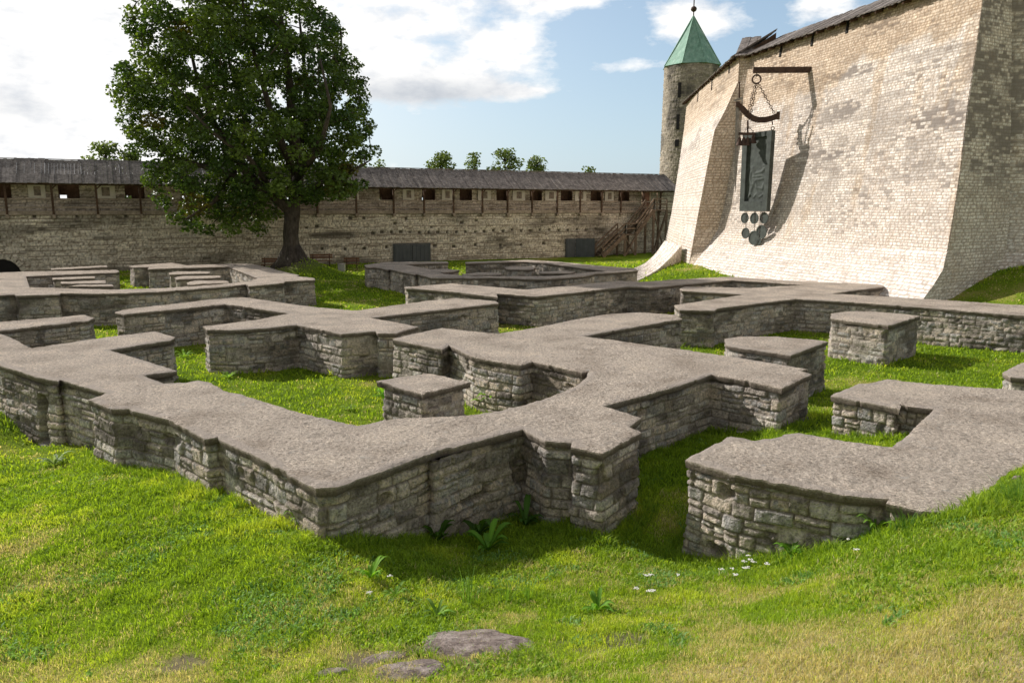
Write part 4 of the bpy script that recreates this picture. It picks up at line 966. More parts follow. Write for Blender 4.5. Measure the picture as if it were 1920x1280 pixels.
# buttress side face (E2 -> J1) and receding lit face (E3 -> E2)
bf = loft(E2, J1, 1.6, False); _, nn = bf(np.array([.8]), np.array([5.])); fl = nn[0, 1] > 0
ZT2 = ZT
o = wall_patch('buttress_side', loft(E2, J1, 1.6, fl), np.linspace(-.02, 1.6, 30), np.arange(-1.6, ZT2, .06), MAT_FORT, ft, 604, None, (.15, .20), (.28, .5), (.008, .016), .034, .1, split=0); zone_attr(o, lambda c: .72 + 0 * c[:, 0])  # half-shade of this side painted in as a darker tan
L3 = 21.
lf = loft(E3, E2, L3, False); _, nn = lf(np.array([.8]), np.array([5.])); fl = nn[0, 0] > 0
o = wall_patch('receding_face', loft(E3, E2, L3, fl, .25), np.linspace(0, L3 + .03, 300), np.arange(-1.6, ZT2, .065), MAT_FORT, ft, 605, lambda u, v, r: .5 * sst(.56, .68, fbm(u * .3, v, 530)) * sst(5, 8, v) * (r > .3), (.16, .21), (.3, .5), (.008, .016), .036, .1, split=0)
zone_attr(o, lambda c: np.clip(.35 + .5 * sst(8.5, 11, c[:, 2]), 0, 1))
# solid top so the masonry is not a shell
def top_poly(A, B, back, z):
    ax, ay = at_z(A, np.array([z])); bx, by = at_z(B, np.array([z])); a = Vector((ax[0], ay[0])); b_ = Vector((bx[0], by[0])); return a, b_
# ramp-like low buttress in front
q = [dep(1189, 503, 49.0), dep(1195, 527, 46.6), dep(1278, 459, 51.2), dep(1246, 452, 56.5)]
A0, B0, C0, D0 = [np.array(x) for x in q]
def ramp_fn(u, v):
    s = u / 7.; t_ = v / 2.6
    near = B0 + (C0 - B0) * s[:, None]; farr = A0 + (D0 - A0) * s[:, None]
    P = near + (farr - near) * t_[:, None]; P[:, 2] -= .35 * np.sin(np.pi * s)
    nrm = np.cross(C0 - B0, A0 - B0); nrm = nrm / np.linalg.norm(nrm); nrm = nrm if nrm[2] > 0 else -nrm
    return P, np.tile(nrm[None], (len(u), 1))
o = wall_patch('ramp_top', ramp_fn, np.linspace(0, 7, 90), np.linspace(0, 2.6, 34), MAT_FORT, ft, 606, None, (.15, .24), (.28, .5), (.012, .03), .024, 0); zone_attr(o, lambda c: .2 + 0 * c[:, 0])
def ramp_side(u, v):
    s = u / 7.; P = B0 + (C0 - B0) * s[:, None]; topz = P[:, 2] - .35 * np.sin(np.pi * s); P[:, 2] = -1.6 + (topz + 1.6) * v / 3.
    nrm = np.array([C0[1] - B0[1], -(C0[0] - B0[0]), 0]); nrm /= np.linalg.norm(nrm); return P, np.tile(nrm[None], (len(u), 1))
o = wall_patch('ramp_side', ramp_side, np.linspace(0, 7, 90), np.linspace(0, 3, 34), MAT_FORT, ft, 607, None, (.15, .24), (.28, .5), (.01, .02), .024, 0); zone_attr(o, lambda c: .6 + 0 * c[:, 0])  # shaded side: shade painted as a darker tint than the ramp top
def ramp_end(u, v):
    s = u / 2.6; P = B0 + (A0 - B0) * s[:, None]; P[:, 2] = -1.6 + (P[:, 2] + 1.6) * v / 2.; return P, np.tile(np.array([[-.9, -.4, 0]]), (len(u), 1))
o = wall_patch('ramp_end', ramp_end, np.linspace(0, 2.6, 30), np.linspace(0, 2, 24), MAT_FORT, ft, 608, None, (.15, .24), (.28, .5), (.01, .02), .024, 0); zone_attr(o, lambda c: .2 + 0 * c[:, 0])
# loopholes
def loophole(fn, px, y0, y1, A, B, la):
    # find u on surface whose pixel x matches, at mean z
    best = None
    for uu in np.linspace(0, la, 400):
        for zz_ in (7, 8, 9, 10, 11, 12, 13, 14):
            P, Nn = fn(np.array([uu]), np.array([float(zz_)])); X, Y, Z = P[0]; f_ = Y * cp - (Z - CZ) * sp; vv = Y * sp + (Z - CZ) * cp
            x = 960 + F * X / f_; y = 640 - F * vv / f_; e = abs(x - px) + abs(y - (y0 + y1) / 2) * .3
            if best is None or e < best[0]: best = (e, uu)
    uu = best[1]; P, Nn = fn(np.array([uu]), np.array([10.])); Y = P[0][1]
    za, zb_ = dep(px, y1, Y)[2], dep(px, y0, Y)[2]
    Pa, _ = fn(np.array([uu, uu]), np.array([za, zb_])); n3 = Vector(Nn[0]); tt = Vector((-n3.y, n3.x, 0))
    m = MB(); m.beam(Vector(Pa[0]) - n3 * .01, Vector(Pa[1]) - n3 * .01, .16, .14, n3); m.build('loophole', MAT_BLACK, ft)  # black strip on the wall face stands in for the slit's shade
for px, y0, y1 in ((1463, 80, 106), (1528, 54, 85), (1593, 29, 61)): loophole(main, px, y0, y1, J1, K1, LA)
lfn = loft(E3, E2, L3, fl, .25)
for px, y0, y1 in ((1369, 111, 136), (1335, 145, 168), (1309, 172, 190)): loophole(lfn, px, y0, y1, E3, E2, L3)
# board roofs
def strip_roof(A, B, out, back, rise, name, z):
    ax, ay = at_z(A, np.array([z])); bx, by = at_z(B, np.array([z])); a = Vector((ax[0], ay[0], z)); b_ = Vector((bx[0], by[0], z))
    d = (b_ - a); Ls = d.length; d.normalize(); n = Vector((d.y, -d.x, 0)); n = n if n.x < 0 else -n
    m = MB(); s = -.2
    while s < Ls + .2:
        wd = random.uniform(.16, .26); j = random.uniform(-.02, .03)
        m.beam(a + d * (s + wd / 2) + n * (out + random.uniform(-.05, .05)) + UP * (-.12 + j), a + d * (s + wd / 2) - n * back + UP * (rise + j), wd * .97, .05, UP); s += wd
    m.build(name, MAT_ROOF, ft); m = MB(); s = 0.
    while s < Ls:
        m.beam(a + d * s + n * (out - .1) + UP * (-.2), a + d * s - n * .6 + UP * .1, .09, .12, UP); s += .9
    m.build('rafters', MAT_DARKW, ft)
    m = MB(); m.hexa([a - n * .02 + UP * -.02, b_ - n * .02 + UP * -.02, b_ - n * back + UP * -.02, a - n * back + UP * -.02, a - n * .3 + UP * .12, b_ - n * .3 + UP * .12, b_ - n * back + UP * (rise - .15), a - n * back + UP * (rise - .15)])
    m.build('roof_core', MAT_DARKW, ft)
strip_roof(J1, K1, .55, 2.2, 1.25, 'board_roof', ZT)
strip_roof(E3, E2, .5, 2.2, 1.5, 'board_roof', ZT2)
strip_roof(E2, J1, .45, 2.2, 1.45, 'board_roof', ZT2 + .02)

# ---------------------------------------------------------------- tower with copper spire
TY = 84.; tc = dep(1295, 125, TY); tz0 = -1.0
te = dep(1296, 125, TY)[2]; tapex = dep(1300, 30, TY)[2]; rb = 49 / F * TY
tw = thing('round_tower', (tc[0] + .1, TY, tz0), 'round stone tower with a green copper spire behind the fortress wall', 'tower')
def tower_fn(u, v):
    a = u / 3.2; r = rb * (1.06 - .09 * (v - tz0) / (te - tz0)); ca, sa = np.cos(a), np.sin(a)
    return np.stack([tc[0] + .1 + r * ca, TY + r * sa, v], 1), np.stack([ca, sa, ca * 0], 1)
us = np.linspace(0, 2 * math.pi * 3.2, 260)
wall_patch('tower_wall', tower_fn, us, np.arange(tz0, te, .1), MAT_TOWER, tw, 701, lambda u, v, r: .7 * sst(.5, .65, fbm(u * .5, v * .4, 540)) + .3 * (r > .85), (.15, .26), (.3, .6), (.02, .06), .03, .3)
m = MB(); n8 = 8; rr = rb * 1.07
V = []; Fc = []; K_ = 6
for k in range(K_ + 1):
    f_ = k / K_; r = rr * (1 - f_) ** 1.06 + .03; z = te - .1 + (tapex - te + .1) * f_
    for i in range(n8): a = 2 * math.pi * (i + .32) / n8; V.append((tc[0] + .1 + r * math.cos(a), TY + r * math.sin(a), z))
for k in range(K_):
    for i in range(n8): Fc.append((k * n8 + i, k * n8 + (i + 1) % n8, (k + 1) * n8 + (i + 1) % n8, (k + 1) * n8 + i))
Fc.append(tuple(range(n8))[::-1]); sp_o = mesh_obj('spire', V, Fc, MAT_COPPER, tw)
m = MB()
for i in range(n8):
    m.tube([V[i], V[K_ * n8 + i]], .05, 5)
m.build('spire_seams', MAT_COPPER, tw)
m = MB(); c = (tc[0] + .1, TY, tapex); m.tube([(c[0], c[1], c[2] - .3), (c[0], c[1], c[2] + 3.2)], .06, 6)
m.lathe((c[0], c[1], c[2] + .35), [(.05, 0), (.25, .12), (.32, .3), (.25, .48), (.05, .6)], 12); m.build('finial', MAT_RUST, tw)
for (px, y0, y1, w_) in ((1274.5, 155, 183, .3), (1272, 215, 243, .3), (1270, 262, 275, .4)):
    best = min(np.linspace(3.4, 5.8, 300), key=lambda a: abs((tc[0] + .1 + rb * math.cos(a)) / (TY + rb * math.sin(a)) - (px - 960) / F * (1 / (cp + (640 - y0) / F * sp))))
    Y = TY + rb * math.sin(best); za, zb_ = dep(px, y1, Y)[2], dep(px, y0, Y)[2]; P, Nn = tower_fn(np.array([best * 3.2] * 2), np.array([za, zb_]))
    m = MB(); m.beam(Vector(P[0]), Vector(P[1]), w_, .22, Vector(Nn[0])); m.build('window_slit', MAT_BLACK, tw)

# ---------------------------------------------------------------- hanging iron monument on the fortress wall
Wp = Vector((16.5, 44.0)); bd = Vector((-.978, .208)).normalized()
def mp(px, py):
    s, z = vplane(px, py, (Wp.x, Wp.y), (bd.x, bd.y)); return Vector((Wp.x + bd.x * s, Wp.y + bd.y * s, z))
MD = Vector((bd.x, bd.y, 0)); MN = Vector((-.208, -.978, 0)).normalized()
mo = thing('hanging_monument', tuple(mp(1420, 395)), 'bronze relief plate with sword, bells and discs hanging from a beam on the fortress wall', 'monument')
m = MB(); m.beam(mp(1412, 132), mp(1522, 132) - MD * .9, .22, .30); m.build('beam', MAT_RUST, mo)
def chain(pts, r=.07, name='chain'):
    m = MB()
    for a, b_ in zip(pts[:-1], pts[1:]):
        L_ = (b_ - a).length; n = max(1, int(L_ / (r * 2.2))); d = (b_ - a).normalized(); s1 = d.cross(MN).normalized(); s2 = d.cross(s1).normalized()
        for k in range(n): m.torus(a.lerp(b_, (k + .5) / n), r, r * .28, d, s1 if k % 2 else s2, 8, 4)
    m.build(name, MAT_RUST, mo)
m = MB(); m.torus(mp(1418.5, 149), .23, .045, MD, UP, 16, 6); m.tube([mp(1419, 134), mp(1419, 144)], .03, 5); m.build('ring', MAT_RUST, mo)
chain([mp(1417, 155), mp(1402, 213)]); chain([mp(1420, 155), mp(1407, 216)]); chain([mp(1421, 155), mp(1452, 213)])
yk = [(1382, 195), (1390, 202), (1399, 213), (1409, 221), (1420, 225), (1435, 225), (1447, 222), (1458, 217)]
m = MB()
for i in range(len(yk) - 1):
    w = .30 if i > 0 else .24; m.beam(mp(*yk[i]), mp(yk[i + 1][0] + .6, yk[i + 1][1]), .2, w, UP)
m.box(mp(1459, 217), (.16, .26, .42), (MD, MN, UP)); m.box(mp(1383, 196), (.2, .26, .26), (MD, MN, UP)); m.build('yoke', MAT_RUST, mo)
chain([mp(1448, 226), mp(1449, 246)], .09); chain([mp(1403, 222), mp(1402, 236)], .1); chain([mp(1402, 236), mp(1413, 248)], .05); chain([mp(1402, 236), mp(1396, 248)], .05)
m = MB(); m.beam(mp(1385, 251), mp(1416, 251), .14, .14); m.tube([mp(1402, 226), mp(1402, 250)], .05, 6); m.build('bell_bar', MAT_RUST, mo)
for px in (1386, 1394, 1401, 1412):
    c = mp(px, 273 if px < 1410 else 269); m = MB(); m.lathe(c, [(.20, 0), (.18, .05), (.12, .2), (.10, .34), (.07, .42), (.03, .46)], 14); m.tube([c + UP * .44, Vector((c.x, c.y, mp(px, 251).z))], .02, 5); m.build('bell', MAT_RUST, mo)
# sword
m = MB(); m.tube([mp(1386.5, 156), mp(1386, 184)], [.035, .05], 6); m.lathe(mp(1386.5, 157), [(.02, 0), (.07, .05), (.02, .12)], 8); m.build('sword_grip', MAT_RUST, mo)
m = MB(); m.beam(mp(1376.5, 189), mp(1393, 184), .08, .10); m.build('sword_guard', MAT_STEEL, mo)
a = mp(1383.5, 190); b_ = mp(1378.5, 362); m = MB()
n_ = 8; bb = len(m.v); wv = MD * .11; tv = MN * .03
for p, k in ((a, 1.), (a.lerp(b_, .75), .75), (b_, .05)):
    m.v += [tuple(p - wv * k), tuple(p + tv * k), tuple(p + wv * k), tuple(p - tv * k)]
for i in (0, 4):
    for k in range(4): m.f.append((i + k, i + (k + 1) % 4, i + 4 + (k + 1) % 4, i + 4 + k))
m.build('sword_blade', MAT_STEEL, mo)
# plate with frame and relief, turned a little towards the sun
pc = mp(1420, 320); Wp = Vector((pc.x, pc.y)); bd = Vector((-.46, .888)).normalized(); MD = Vector((bd.x, bd.y, 0)); MN = Vector((-.888, -.46, 0)).normalized()
TL, TR, BL, BR = mp(1396.5, 253), mp(1450, 246), mp(1390, 394.5), mp(1440, 395)
def pq(s, t, h=0.): return TL.lerp(TR, s).lerp(BL.lerp(BR, s), t) + MN * h
nu, nv = 80, 150; S, T = np.meshgrid(np.linspace(0, 1, nu), np.linspace(0, 1, nv), indexing='ij'); s_f, t_f = S.ravel(), T.ravel()
def curve_d(pts):
    D = np.full(len(s_f), 9.)
    for (a1, b1), (a2, b2) in zip(pts[:-1], pts[1:]):
        dx, dy = a2 - a1, (b2 - b1) * 2.6; L2 = dx * dx + dy * dy; t_ = np.clip(((s_f - a1) * dx + (t_f - b1) * 2.6 * dy) / L2, 0, 1)
        D = np.minimum(D, np.hypot(s_f - a1 - t_ * dx, (t_f - b1) * 2.6 - t_ * dy))
    return D
Hh = .02 * fbm(s_f * 5, t_f * 13, 900, 4)
for cv, w, am in (([(.35, .44), (.45, .52), (.7, .50), (.85, .44), (.78, .42)], .05, .07), ([(.4, .56), (.7, .55), (.85, .58), (.6, .60), (.42, .59)], .045, .06), ([(.45, .62), (.35, .72), (.3, .80)], .05, .06), ([(.5, .62), (.55, .70), (.75, .72), (.8, .66)], .045, .06),
                  ([(.25, .83), (.35, .78), (.45, .83), (.55, .78), (.65, .83), (.8, .79)], .03, .05), ([(.3, .5), (.28, .6), (.36, .66)], .03, .05)):
    Hh = Hh + .6 * am * np.exp(-(curve_d(cv) / w) ** 2)
base_ = np.array([list(pq(a_, b2, .0)) for a_, b2 in zip(s_f, t_f)]); V = base_ + np.array(MN)[None] * Hh[:, None]
rel = mesh_obj('relief_panel', V, grid_faces(nu, nv), MAT_BRONZE, mo, smooth=True)
m = MB(); m.hexa([pq(0, 1, -.12), pq(1, 1, -.12), pq(1, 0, -.12), pq(0, 0, -.12), pq(0, 1, -.01), pq(1, 1, -.01), pq(1, 0, -.01), pq(0, 0, -.01)]); m.build('back_plate', MAT_BRONZE, mo)
m = MB()
for (a1, b1, a2, b2) in ((-.01, -.01, .16, 1.01), (.86, -.01, 1.01, 1.01), (.16, -.01, .86, .055), (.16, .88, .86, 1.01)):
    m.hexa([pq(a1, b2, -.14), pq(a2, b2, -.14), pq(a2, b1, -.14), pq(a1, b1, -.14), pq(a1, b2, .14), pq(a2, b2, .14), pq(a2, b1, .14), pq(a1, b1, .14)])
m.build('frame', MAT_BRONZE, mo)
for (zx, zy, r) in ((190, 1040, 34), (250, 1042, 36), (312, 1040, 36), (195, 1135, 35), (248, 1165, 47), (295, 1128, 45), (280, 1190, 20)):
    px, py = 1340 + zx / 3.367, 100 + zy / 3.367; c = mp(px, py); R_ = r / 3.367 / F * 43; m = MB()
    m.lathe(c - MN * .03, [(R_ * .5, 0), (R_, .01), (R_, .05), (R_ * .85, .055), (R_ * .8, .03), (.05, .03)], 22, MN); m.build('disc', MAT_BRONZE, mo)
    chain([Vector((c.x, c.y, c.z + R_)), Vector((c.x, c.y, mp(px, 395).z))], .045)

# ---------------------------------------------------------------- maple
def tree_leaves(centres, radii, nleaf, size, cols, mat, name, parent, dirs=None, droop=.25):
    Vs = []; Cs = []
    for c, r, cc in zip(centres, radii, cols):
        n = int(nleaf * (r / .75) ** 2); d = rng.normal(0, 1, (n, 3)); d /= np.linalg.norm(d, axis=1)[:, None]; rad = r * rng.uniform(.15, 1, n) ** .5
        p = c + d * rad[:, None] * np.array([1, 1, .72]); p[:, 2] -= droop * r * (rad / r) ** 2 * .6
        a = rng.normal(0, 1, (n, 3)); a[:, 2] *= .6; a /= np.linalg.norm(a, axis=1)[:, None]; nrm = d * .5 + rng.normal(0, .55, (n, 3)) + np.array([0, 0, .6])
        b = np.cross(nrm, a); b /= np.linalg.norm(b, axis=1)[:, None] + 1e-9; s = size * rng.uniform(.6, 1.25, n)[:, None]
        fold = np.cross(a, b) * s * .18
        q = np.stack([p - a * s * .5, p - b * s * .48 + fold, p - a * s * -.12 - b * s * .3 + fold * .5, p + a * s * .62, p + b * s * .48 + fold, p + a * s * .12 + b * s * .30 + fold * .5], 1)
        q = np.stack([p - a * s * .5, p - b * s * .5 + fold - a * s * .02, p + a * s * .6, p + b * s * .5 + fold - a * s * .02], 1)
        Vs.append(q.reshape(-1, 3)); t_ = rng.uniform(.65, 1.4, (n, 1)); Cs.append(np.repeat(np.concatenate([cc * t_, np.ones((n, 1))], 1), 4, 0))
    V = np.concatenate(Vs); C = np.concatenate(Cs); n = len(V) // 4
    i = np.arange(n)[:, None] * 4; fc = np.concatenate([i + np.array([[0, 1, 2]]), i + np.array([[0, 2, 3]])], 1).reshape(-1, 3)
    o = mesh_obj(name, V, fc, mat, parent); setcol(o, 'col', C); return o
TXY = (TREE[0], TREE[1]); tzb = float(ground_z(np.array([TXY[0]]), np.array([TXY[1]]))[0])
mt = thing('maple_tree', (TXY[0], TXY[1], tzb), 'large dark green maple with a spreading crown in front of the curtain wall', 'tree')
_o = [(263, 16), (241, 45), (245, 85), (225, 122), (221, 146), (215, 203), (233, 224), (213, 260), (245, 285), (282, 309), (278, 346), (298, 378), (296, 410), (302, 442), (320, 445), (343, 425), (360, 448), (378, 455), (395, 440), (408, 420), (440, 445), (481, 452), (503, 431), (512, 400), (525, 386), (560, 392), (566, 425), (585, 420), (590, 385), (607, 395), (611, 427), (643, 425), (645, 380), (680, 395), (692, 358), (712, 280), (698, 211), (696, 150), (655, 60), (615, 0), (560, -60), (470, -100), (380, -90), (300, -40)]
YT = TXY[1]
outl = [(470 + (x - 464) * .955, y) for x, y in _o]
ow = [(dep(x, y, YT)[0], dep(x, y, YT)[2]) for x, y in outl]
cxs = [p[0] for p in ow]; zlo = min(p[1] for p in ow); zhi = max(p[1] for p in ow)
cand = []; tries = 0
def halfw(x, z):
    # distance to the outline sets how deep the crown is there
    d = segdist(ow, np.array([x]), np.array([z]))[0]; return d
while len(cand) < 520 and tries < 60000:
    tries += 1
    x = random.uniform(min(cxs), max(cxs)); z = random.uniform(zlo, zhi)
    if not inside(ow, np.array([x]), np.array([z]))[0]: continue
    d = halfw(x, z)
    if d < .5: continue
    R_ = 6.6; dp = math.sqrt(max(0.05, 1 - (1 - min(1, d / R_)) ** 2)) * R_ * .95
    s = random.uniform(-1, 1); s = math.copysign(abs(s) ** .55, s)
    y = YT + s * dp; r = min(random.uniform(.6, 1.0), d * .95)
    if z < 1.6 and abs(s) > .75: continue
    if all((x - c[0]) ** 2 + (y - c[1]) ** 2 + (z - c[2]) ** 2 > (.60 * (r + c[3])) ** 2 for c in cand): cand.append((x, y, z, r))
cc = np.array(cand)
cols = []
for c in cand:
    t_ = random.random(); base = np.array([.045, .09, .02]) * (1 - t_) + np.array([.13, .19, .035]) * t_
    if random.random() < .015: base = np.array([.11, .10, .02])
    cols.append(base)
tree_leaves(cc[:, :3], cc[:, 3], 150, .20, cols, MAT_LEAF, 'crown', mt)
# trunk and limbs
tb = Vector((TXY[0], TXY[1], tzb)); sc_ = YT / F
def tp(px, py, dy=0.): p = dep(px, py, YT + dy); return Vector(p)
m = MB()
tr = [tb + Vector((-.05, 0, -.5)), tb + Vector((-.03, 0, .1)), tb + Vector((0, 0, .7)), tp(545, 440), tp(548, 400), tp(556, 360), tp(556, 300, .3), tp(548, 220, .4), tp(540, 130, .3), tp(528, 40, .2), tp(515, -40)]
m.tube(tr, [1.25, .85, .54, .49, .52, .48, .40, .32, .22, .13, .05], 14)
for a in range(7):
    an = a * .9 + .3; m.tube([tb + Vector((math.cos(an) * 1.7, math.sin(an) * 1.5, -.75)), tb + Vector((math.cos(an) * .9, math.sin(an) * .85, -.18)), tb + Vector((math.cos(an) * .25, math.sin(an) * .2, .9))], [.10, .24, .30], 7)
m.build('trunk', MAT_BARK, mt, smooth=True)
limbs = [[(550, 400, 0, .42), (520, 372, -.3, .36), (480, 345, -.6, .32), (445, 300, -1, .26), (400, 230, -1.3, .18), (370, 150, -1.2, .12), (350, 60, -1, .06)],
         [(556, 340, .1, .3), (590, 270, 1, .24), (620, 190, 1.5, .16), (640, 120, 1.6, .09), (640, 60, 1.5, .05)],
         [(556, 330, .1, .3), (520, 250, -2, .22), (490, 150, -3, .15), (460, 40, -3, .08), (450, -30, -3, .04)],
         [(480, 345, -.6, .26), (410, 320, -1.5, .18), (340, 300, -2, .12), (270, 270, -2, .05)],
         [(552, 300, .3, .28), (580, 220, 3, .2), (570, 120, 4, .13), (560, 20, 4, .06)],
         [(556, 370, 0, .26), (610, 340, -1.5, .16), (660, 320, -2, .09), (695, 300, -2, .04)],
         [(445, 300, -1, .2), (460, 220, .8, .15), (430, 120, 2.2, .1), (420, 10, 2.5, .05)],
         [(400, 230, -1.3, .15), (330, 180, -1.5, .1), (260, 130, -1, .05)],
         [(440, 320, -.8, .18), (400, 380, -2, .12), (350, 410, -2.5, .07)], [(500, 360, -.4, .16), (470, 400, 1.5, .1), (440, 430, 1.6, .05)],
         [(556, 350, 0, .25), (540, 300, 4, .18), (480, 220, 5.5, .1), (420, 170, 6, .05)], [(552, 340, 0, .25), (600, 280, -4, .16), (620, 200, -5, .1), (600, 110, -5, .05)],
         [(520, 372, -.3, .2), (470, 300, -4, .15), (400, 250, -5.5, .1), (350, 200, -6, .05)]]
nodes = []
for lb in limbs:
    pts = [tp(a, b2, c) for a, b2, c, _ in lb]; m = MB(); m.tube(pts, [q_[3] for q_ in lb], 9); m.build('limb', MAT_BARK, mt, smooth=True)
    for i in range(len(pts) - 1):
        for k in range(6): nodes.append(pts[i].lerp(pts[i + 1], k / 6))
for i in range(5, len(tr) - 1):
    for k in range(5): nodes.append(tr[i].lerp(tr[i + 1], k / 5))
m = MB(); nn_ = list(nodes)
for c in sorted(cand, key=lambda c: min((Vector(c[:3]) - n).length for n in nodes)):
    p = Vector(c[:3]); q_ = min(nn_, key=lambda n: (n - p).length + .0); L_ = (p - q_).length
    mid = q_.lerp(p, .5) + Vector((random.uniform(-.1, .1), random.uniform(-.1, .1), .12 * L_ * random.uniform(-.3, 1)))
    m.tube([q_, mid, p], [min(.09, .02 + .018 * L_), .035, .012], 5, cap=False); nn_.append(mid); nn_.append(p)
    for k in range(3):
        d = Vector((random.gauss(0, 1), random.gauss(0, 1), random.gauss(0, .7))).normalized() * c[3] * .8; m.tube([p, p + d * .6, p + d], [.014, .01, .005], 3, cap=False)
m.build('twigs', MAT_BARK, mt)

# background trees beyond the wall: crown > trunk
def bgtree(px, ytop, w, Y, label, seed, leafc=(.14, .19, .06), n=30, dens=70, base_y=345):
    r_ = random.Random(seed); top = dep(px, ytop, Y); bot = dep(px, base_y, Y); wm = w / F * Y
    t = thing('background_tree', (top[0], Y, -1), label, 'tree', 'trees beyond the curtain wall')
    m = MB(); m.tube([(top[0], Y, -1.2), (top[0] + .1, Y, 3), (top[0], Y, bot[2]), (top[0], Y, top[2] - .6)], [.28, .2, .12, .03], 8)
    cs = []; rs = []; cl = []
    for i in range(n):
        f_ = r_.uniform(0, 1); z = bot[2] - 1.5 + (top[2] - .3 - bot[2] + 1.5) * f_; hw = wm / 2 * (1.0 - .75 * f_ ** 2) * (.8 + .3 * math.sin(i * 2.1))
        x = top[0] + r_.uniform(-1, 1) * hw; y = Y + r_.uniform(-1, 1) * hw; cs.append((x, y, z)); rs.append(r_.uniform(.45, .95)); cl.append(np.array(leafc) * r_.uniform(.7, 1.3))
        m.tube([(top[0], Y, z - .9), (x, y, z)], [.05, .015], 4, cap=False)
    m.build('trunk', MAT_BARK, t); tree_leaves(np.array(cs), rs, dens, .26, cl, MAT_LEAF, 'crown', t)
for i, (px, yt, w, Y, lb) in enumerate([(195, 266, 75, 66, 'bushy tree beyond the wall left of the maple'), (245, 280, 70, 67, 'lower tree beyond the wall half hidden by the left side of the maple'), (712, 300, 26, 80, 'small treetop peeping out right of the maple crown'),
        (825, 281, 50, 84, 'round light-green treetop beyond the wall, first clear one right of the maple'), (890, 284, 48, 86, 'thin sparse treetop beyond the wall between two fuller ones'), (947, 277, 66, 84, 'fullest treetop beyond the wall roof'), (1006, 292, 42, 88, 'narrow treetop just right of the fullest one beyond the wall'), (1108, 310, 30, 92, 'small lone treetop above the wall roof near the tower')]):
    bgtree(px, yt, w * (1.35 if i > 1 else 1.1), Y, lb, 40 + i, dens=40 if i > 2 else 55, n=22 if w < 35 else (46 if i != 4 else 26))

# ---------------------------------------------------------------- light and sky
EL = math.radians(33.0); sd = Vector((-1.26, .80)).normalized()
sun_dir = Vector((sd.x * math.cos(EL), sd.y * math.cos(EL), math.sin(EL)))
sl = bpy.data.lights.new('sun', 'SUN'); sl.energy = 5.0; sl.angle = math.radians(.55); sl.color = (1.0, .95, .895)
so = bpy.data.objects.new('sun', sl); COL.objects.link(so); so.rotation_euler = sun_dir.to_track_quat('Z', 'Y').to_euler(); so.location = (-20, 20, 30)
w = bpy.data.worlds.new('World'); sc.world = w; w.use_nodes = True; N = w.node_tree.nodes; L = w.node_tree.links; bg = N['Background']
sky = N.new('ShaderNodeTexSky'); sky.sky_type = 'NISHITA'; sky.sun_disc = False; sky.sun_elevation = EL; sky.sun_rotation = math.atan2(sun_dir.x, sun_dir.y)
sky.air_density = 1.0; sky.dust_density = 1.2; sky.ozone_density = 1.6
bg.inputs['Strength'].default_value = .135
tcn = N.new('ShaderNodeTexCoord'); sep = N.new('ShaderNodeSeparateXYZ'); L.new(tcn.outputs['Generated'], sep.inputs[0])
az = math_(N, L, 'ARCTAN2', sep.outputs['X'], sep.outputs['Y']); el = math_(N, L, 'ARCSINE', sep.outputs['Z'])
cmb = N.new('ShaderNodeCombineXYZ'); L.new(math_(N, L, 'MULTIPLY', az, 1.0), cmb.inputs['X']); L.new(math_(N, L, 'MULTIPLY', el, 2.1), cmb.inputs['Y'])
n1 = noise(N, L, cmb.outputs[0], 5.5, 9, .60); n2 = noise(N, L, cmb.outputs[0], 17, 7, .6)
def blob(px, py, rx, ry, amp):
    d = Vector(ray(px, py)).normalized(); a0 = math.atan2(d.x, d.y); e0 = math.asin(d.z)
    dx = math_(N, L, 'DIVIDE', math_(N, L, 'SUBTRACT', az, a0), rx / F); dy = math_(N, L, 'DIVIDE', math_(N, L, 'SUBTRACT', el, e0), ry / F)
    q = math_(N, L, 'ADD', math_(N, L, 'MULTIPLY', dx, dx), math_(N, L, 'MULTIPLY', dy, dy))
    return math_(N, L, 'MULTIPLY', math_(N, L, 'EXPONENT', math_(N, L, 'MULTIPLY', q, -1.0)), amp)
acc = None
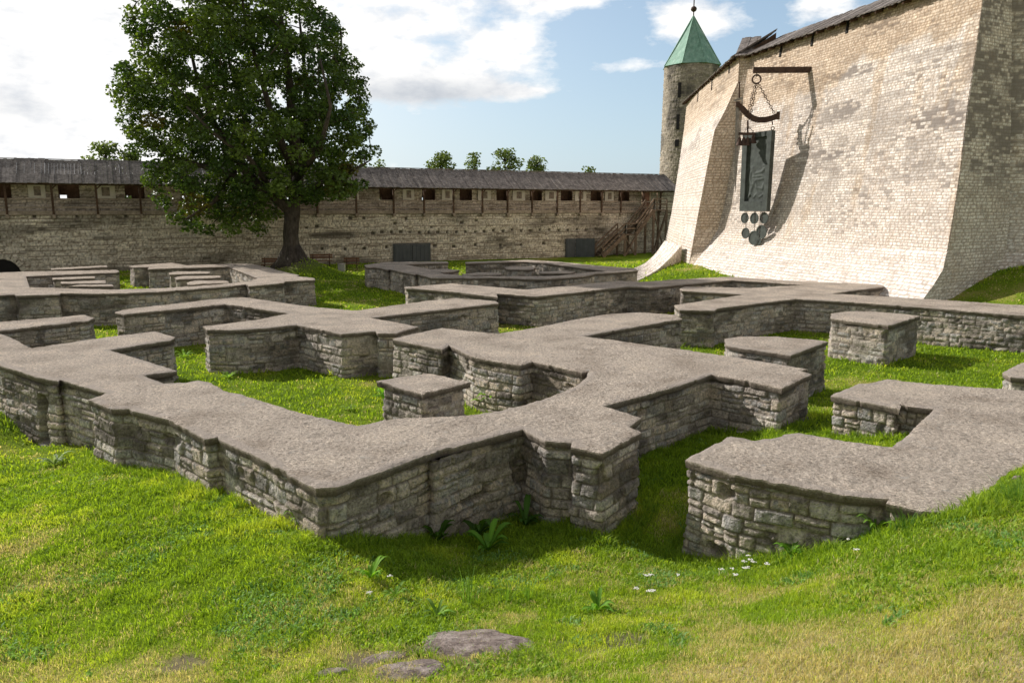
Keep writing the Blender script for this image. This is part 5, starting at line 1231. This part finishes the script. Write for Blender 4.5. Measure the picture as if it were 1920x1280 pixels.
for bl in ((60, 120, 330, 300, .75), (720, 80, 170, 100, .40), (800, 165, 160, 36, .48), (960, 95, 90, 35, .30), (1150, 128, 110, 16, .42), (1010, 172, 110, 16, .36), (1290, 35, 100, 36, .46), (1540, 15, 90, 32, .46), (1000, 0, 170, 24, .40), (960, 70, 120, 40, .2), (1130, 60, 80, 36, -.25), (1180, 220, 200, 70, -.4), (820, 260, 300, 45, -.3), (1440, 20, 50, 60, -.2), (900, -500, 900, 160, .28), (-900, 0, 600, 400, .3)):
    v = blob(*bl); acc = v if acc is None else math_(N, L, 'ADD', acc, v)
acc = math_(N, L, 'ADD', acc, ramp(N, L, el, [(.62, (0, 0, 0)), (.8, (.42,) * 3)]))
behind = ramp(N, L, sep.outputs['Y'], [(-.0, (.5,) * 3), (.25, (0, 0, 0))])  # unseen cloud cover behind the camera, added for fill light
acc = math_(N, L, 'ADD', acc, behind)
dens = math_(N, L, 'ADD', acc, math_(N, L, 'ADD', math_(N, L, 'MULTIPLY', math_(N, L, 'SUBTRACT', n1, .5), 1.35), math_(N, L, 'MULTIPLY', math_(N, L, 'SUBTRACT', n2, .5), .7)))
mask = ramp(N, L, dens, [(.14, (0, 0, 0)), (.25, (.42,) * 3), (.42, (1, 1, 1))])
grey = math_(N, L, 'ADD', blob(800, 178, 170, 26, .8), blob(20, 200, 60, 22, .35))
white = mix(N, L, grey, (8.3, 8.2, 8.05), (4.3, 4.6, 5.0))
white = mix(N, L, ramp(N, L, sep.outputs['Y'], [(-.0, (1,) * 3), (.35, (0, 0, 0))]), white, (4.1, 4.0, 3.9))  # tone of the added clouds behind the camera, set for fill
white = mix(N, L, ramp(N, L, el, [(.62, (0, 0, 0)), (.8, (1,) * 3)]), white, (1.9, 2.0, 2.2))  # unseen overhead cloud kept dim so ground shade stays deep
white = mix(N, L, 1.0, white, ramp(N, L, n2, [(.3, (.74, .77, .82)), (.55, (1, 1, 1))]), 'MULTIPLY')
haze = blob(60, 100, 560, 420, .75)
skyc = mix(N, L, 1.0, sky.outputs['Color'], (1.0, 1.0, 1.0), 'MULTIPLY')
hz = ramp(N, L, el, [(0.0, (.70,) * 3), (.14, (.45,) * 3), (.40, (.2,) * 3)])
skyc = mix(N, L, hz, skyc, (4.1, 5.5, 6.7))
skyc = mix(N, L, haze, skyc, (7.9, 8.0, 8.0))
fin = mix(N, L, mask, skyc, white)
L.new(fin, bg.inputs['Color'])
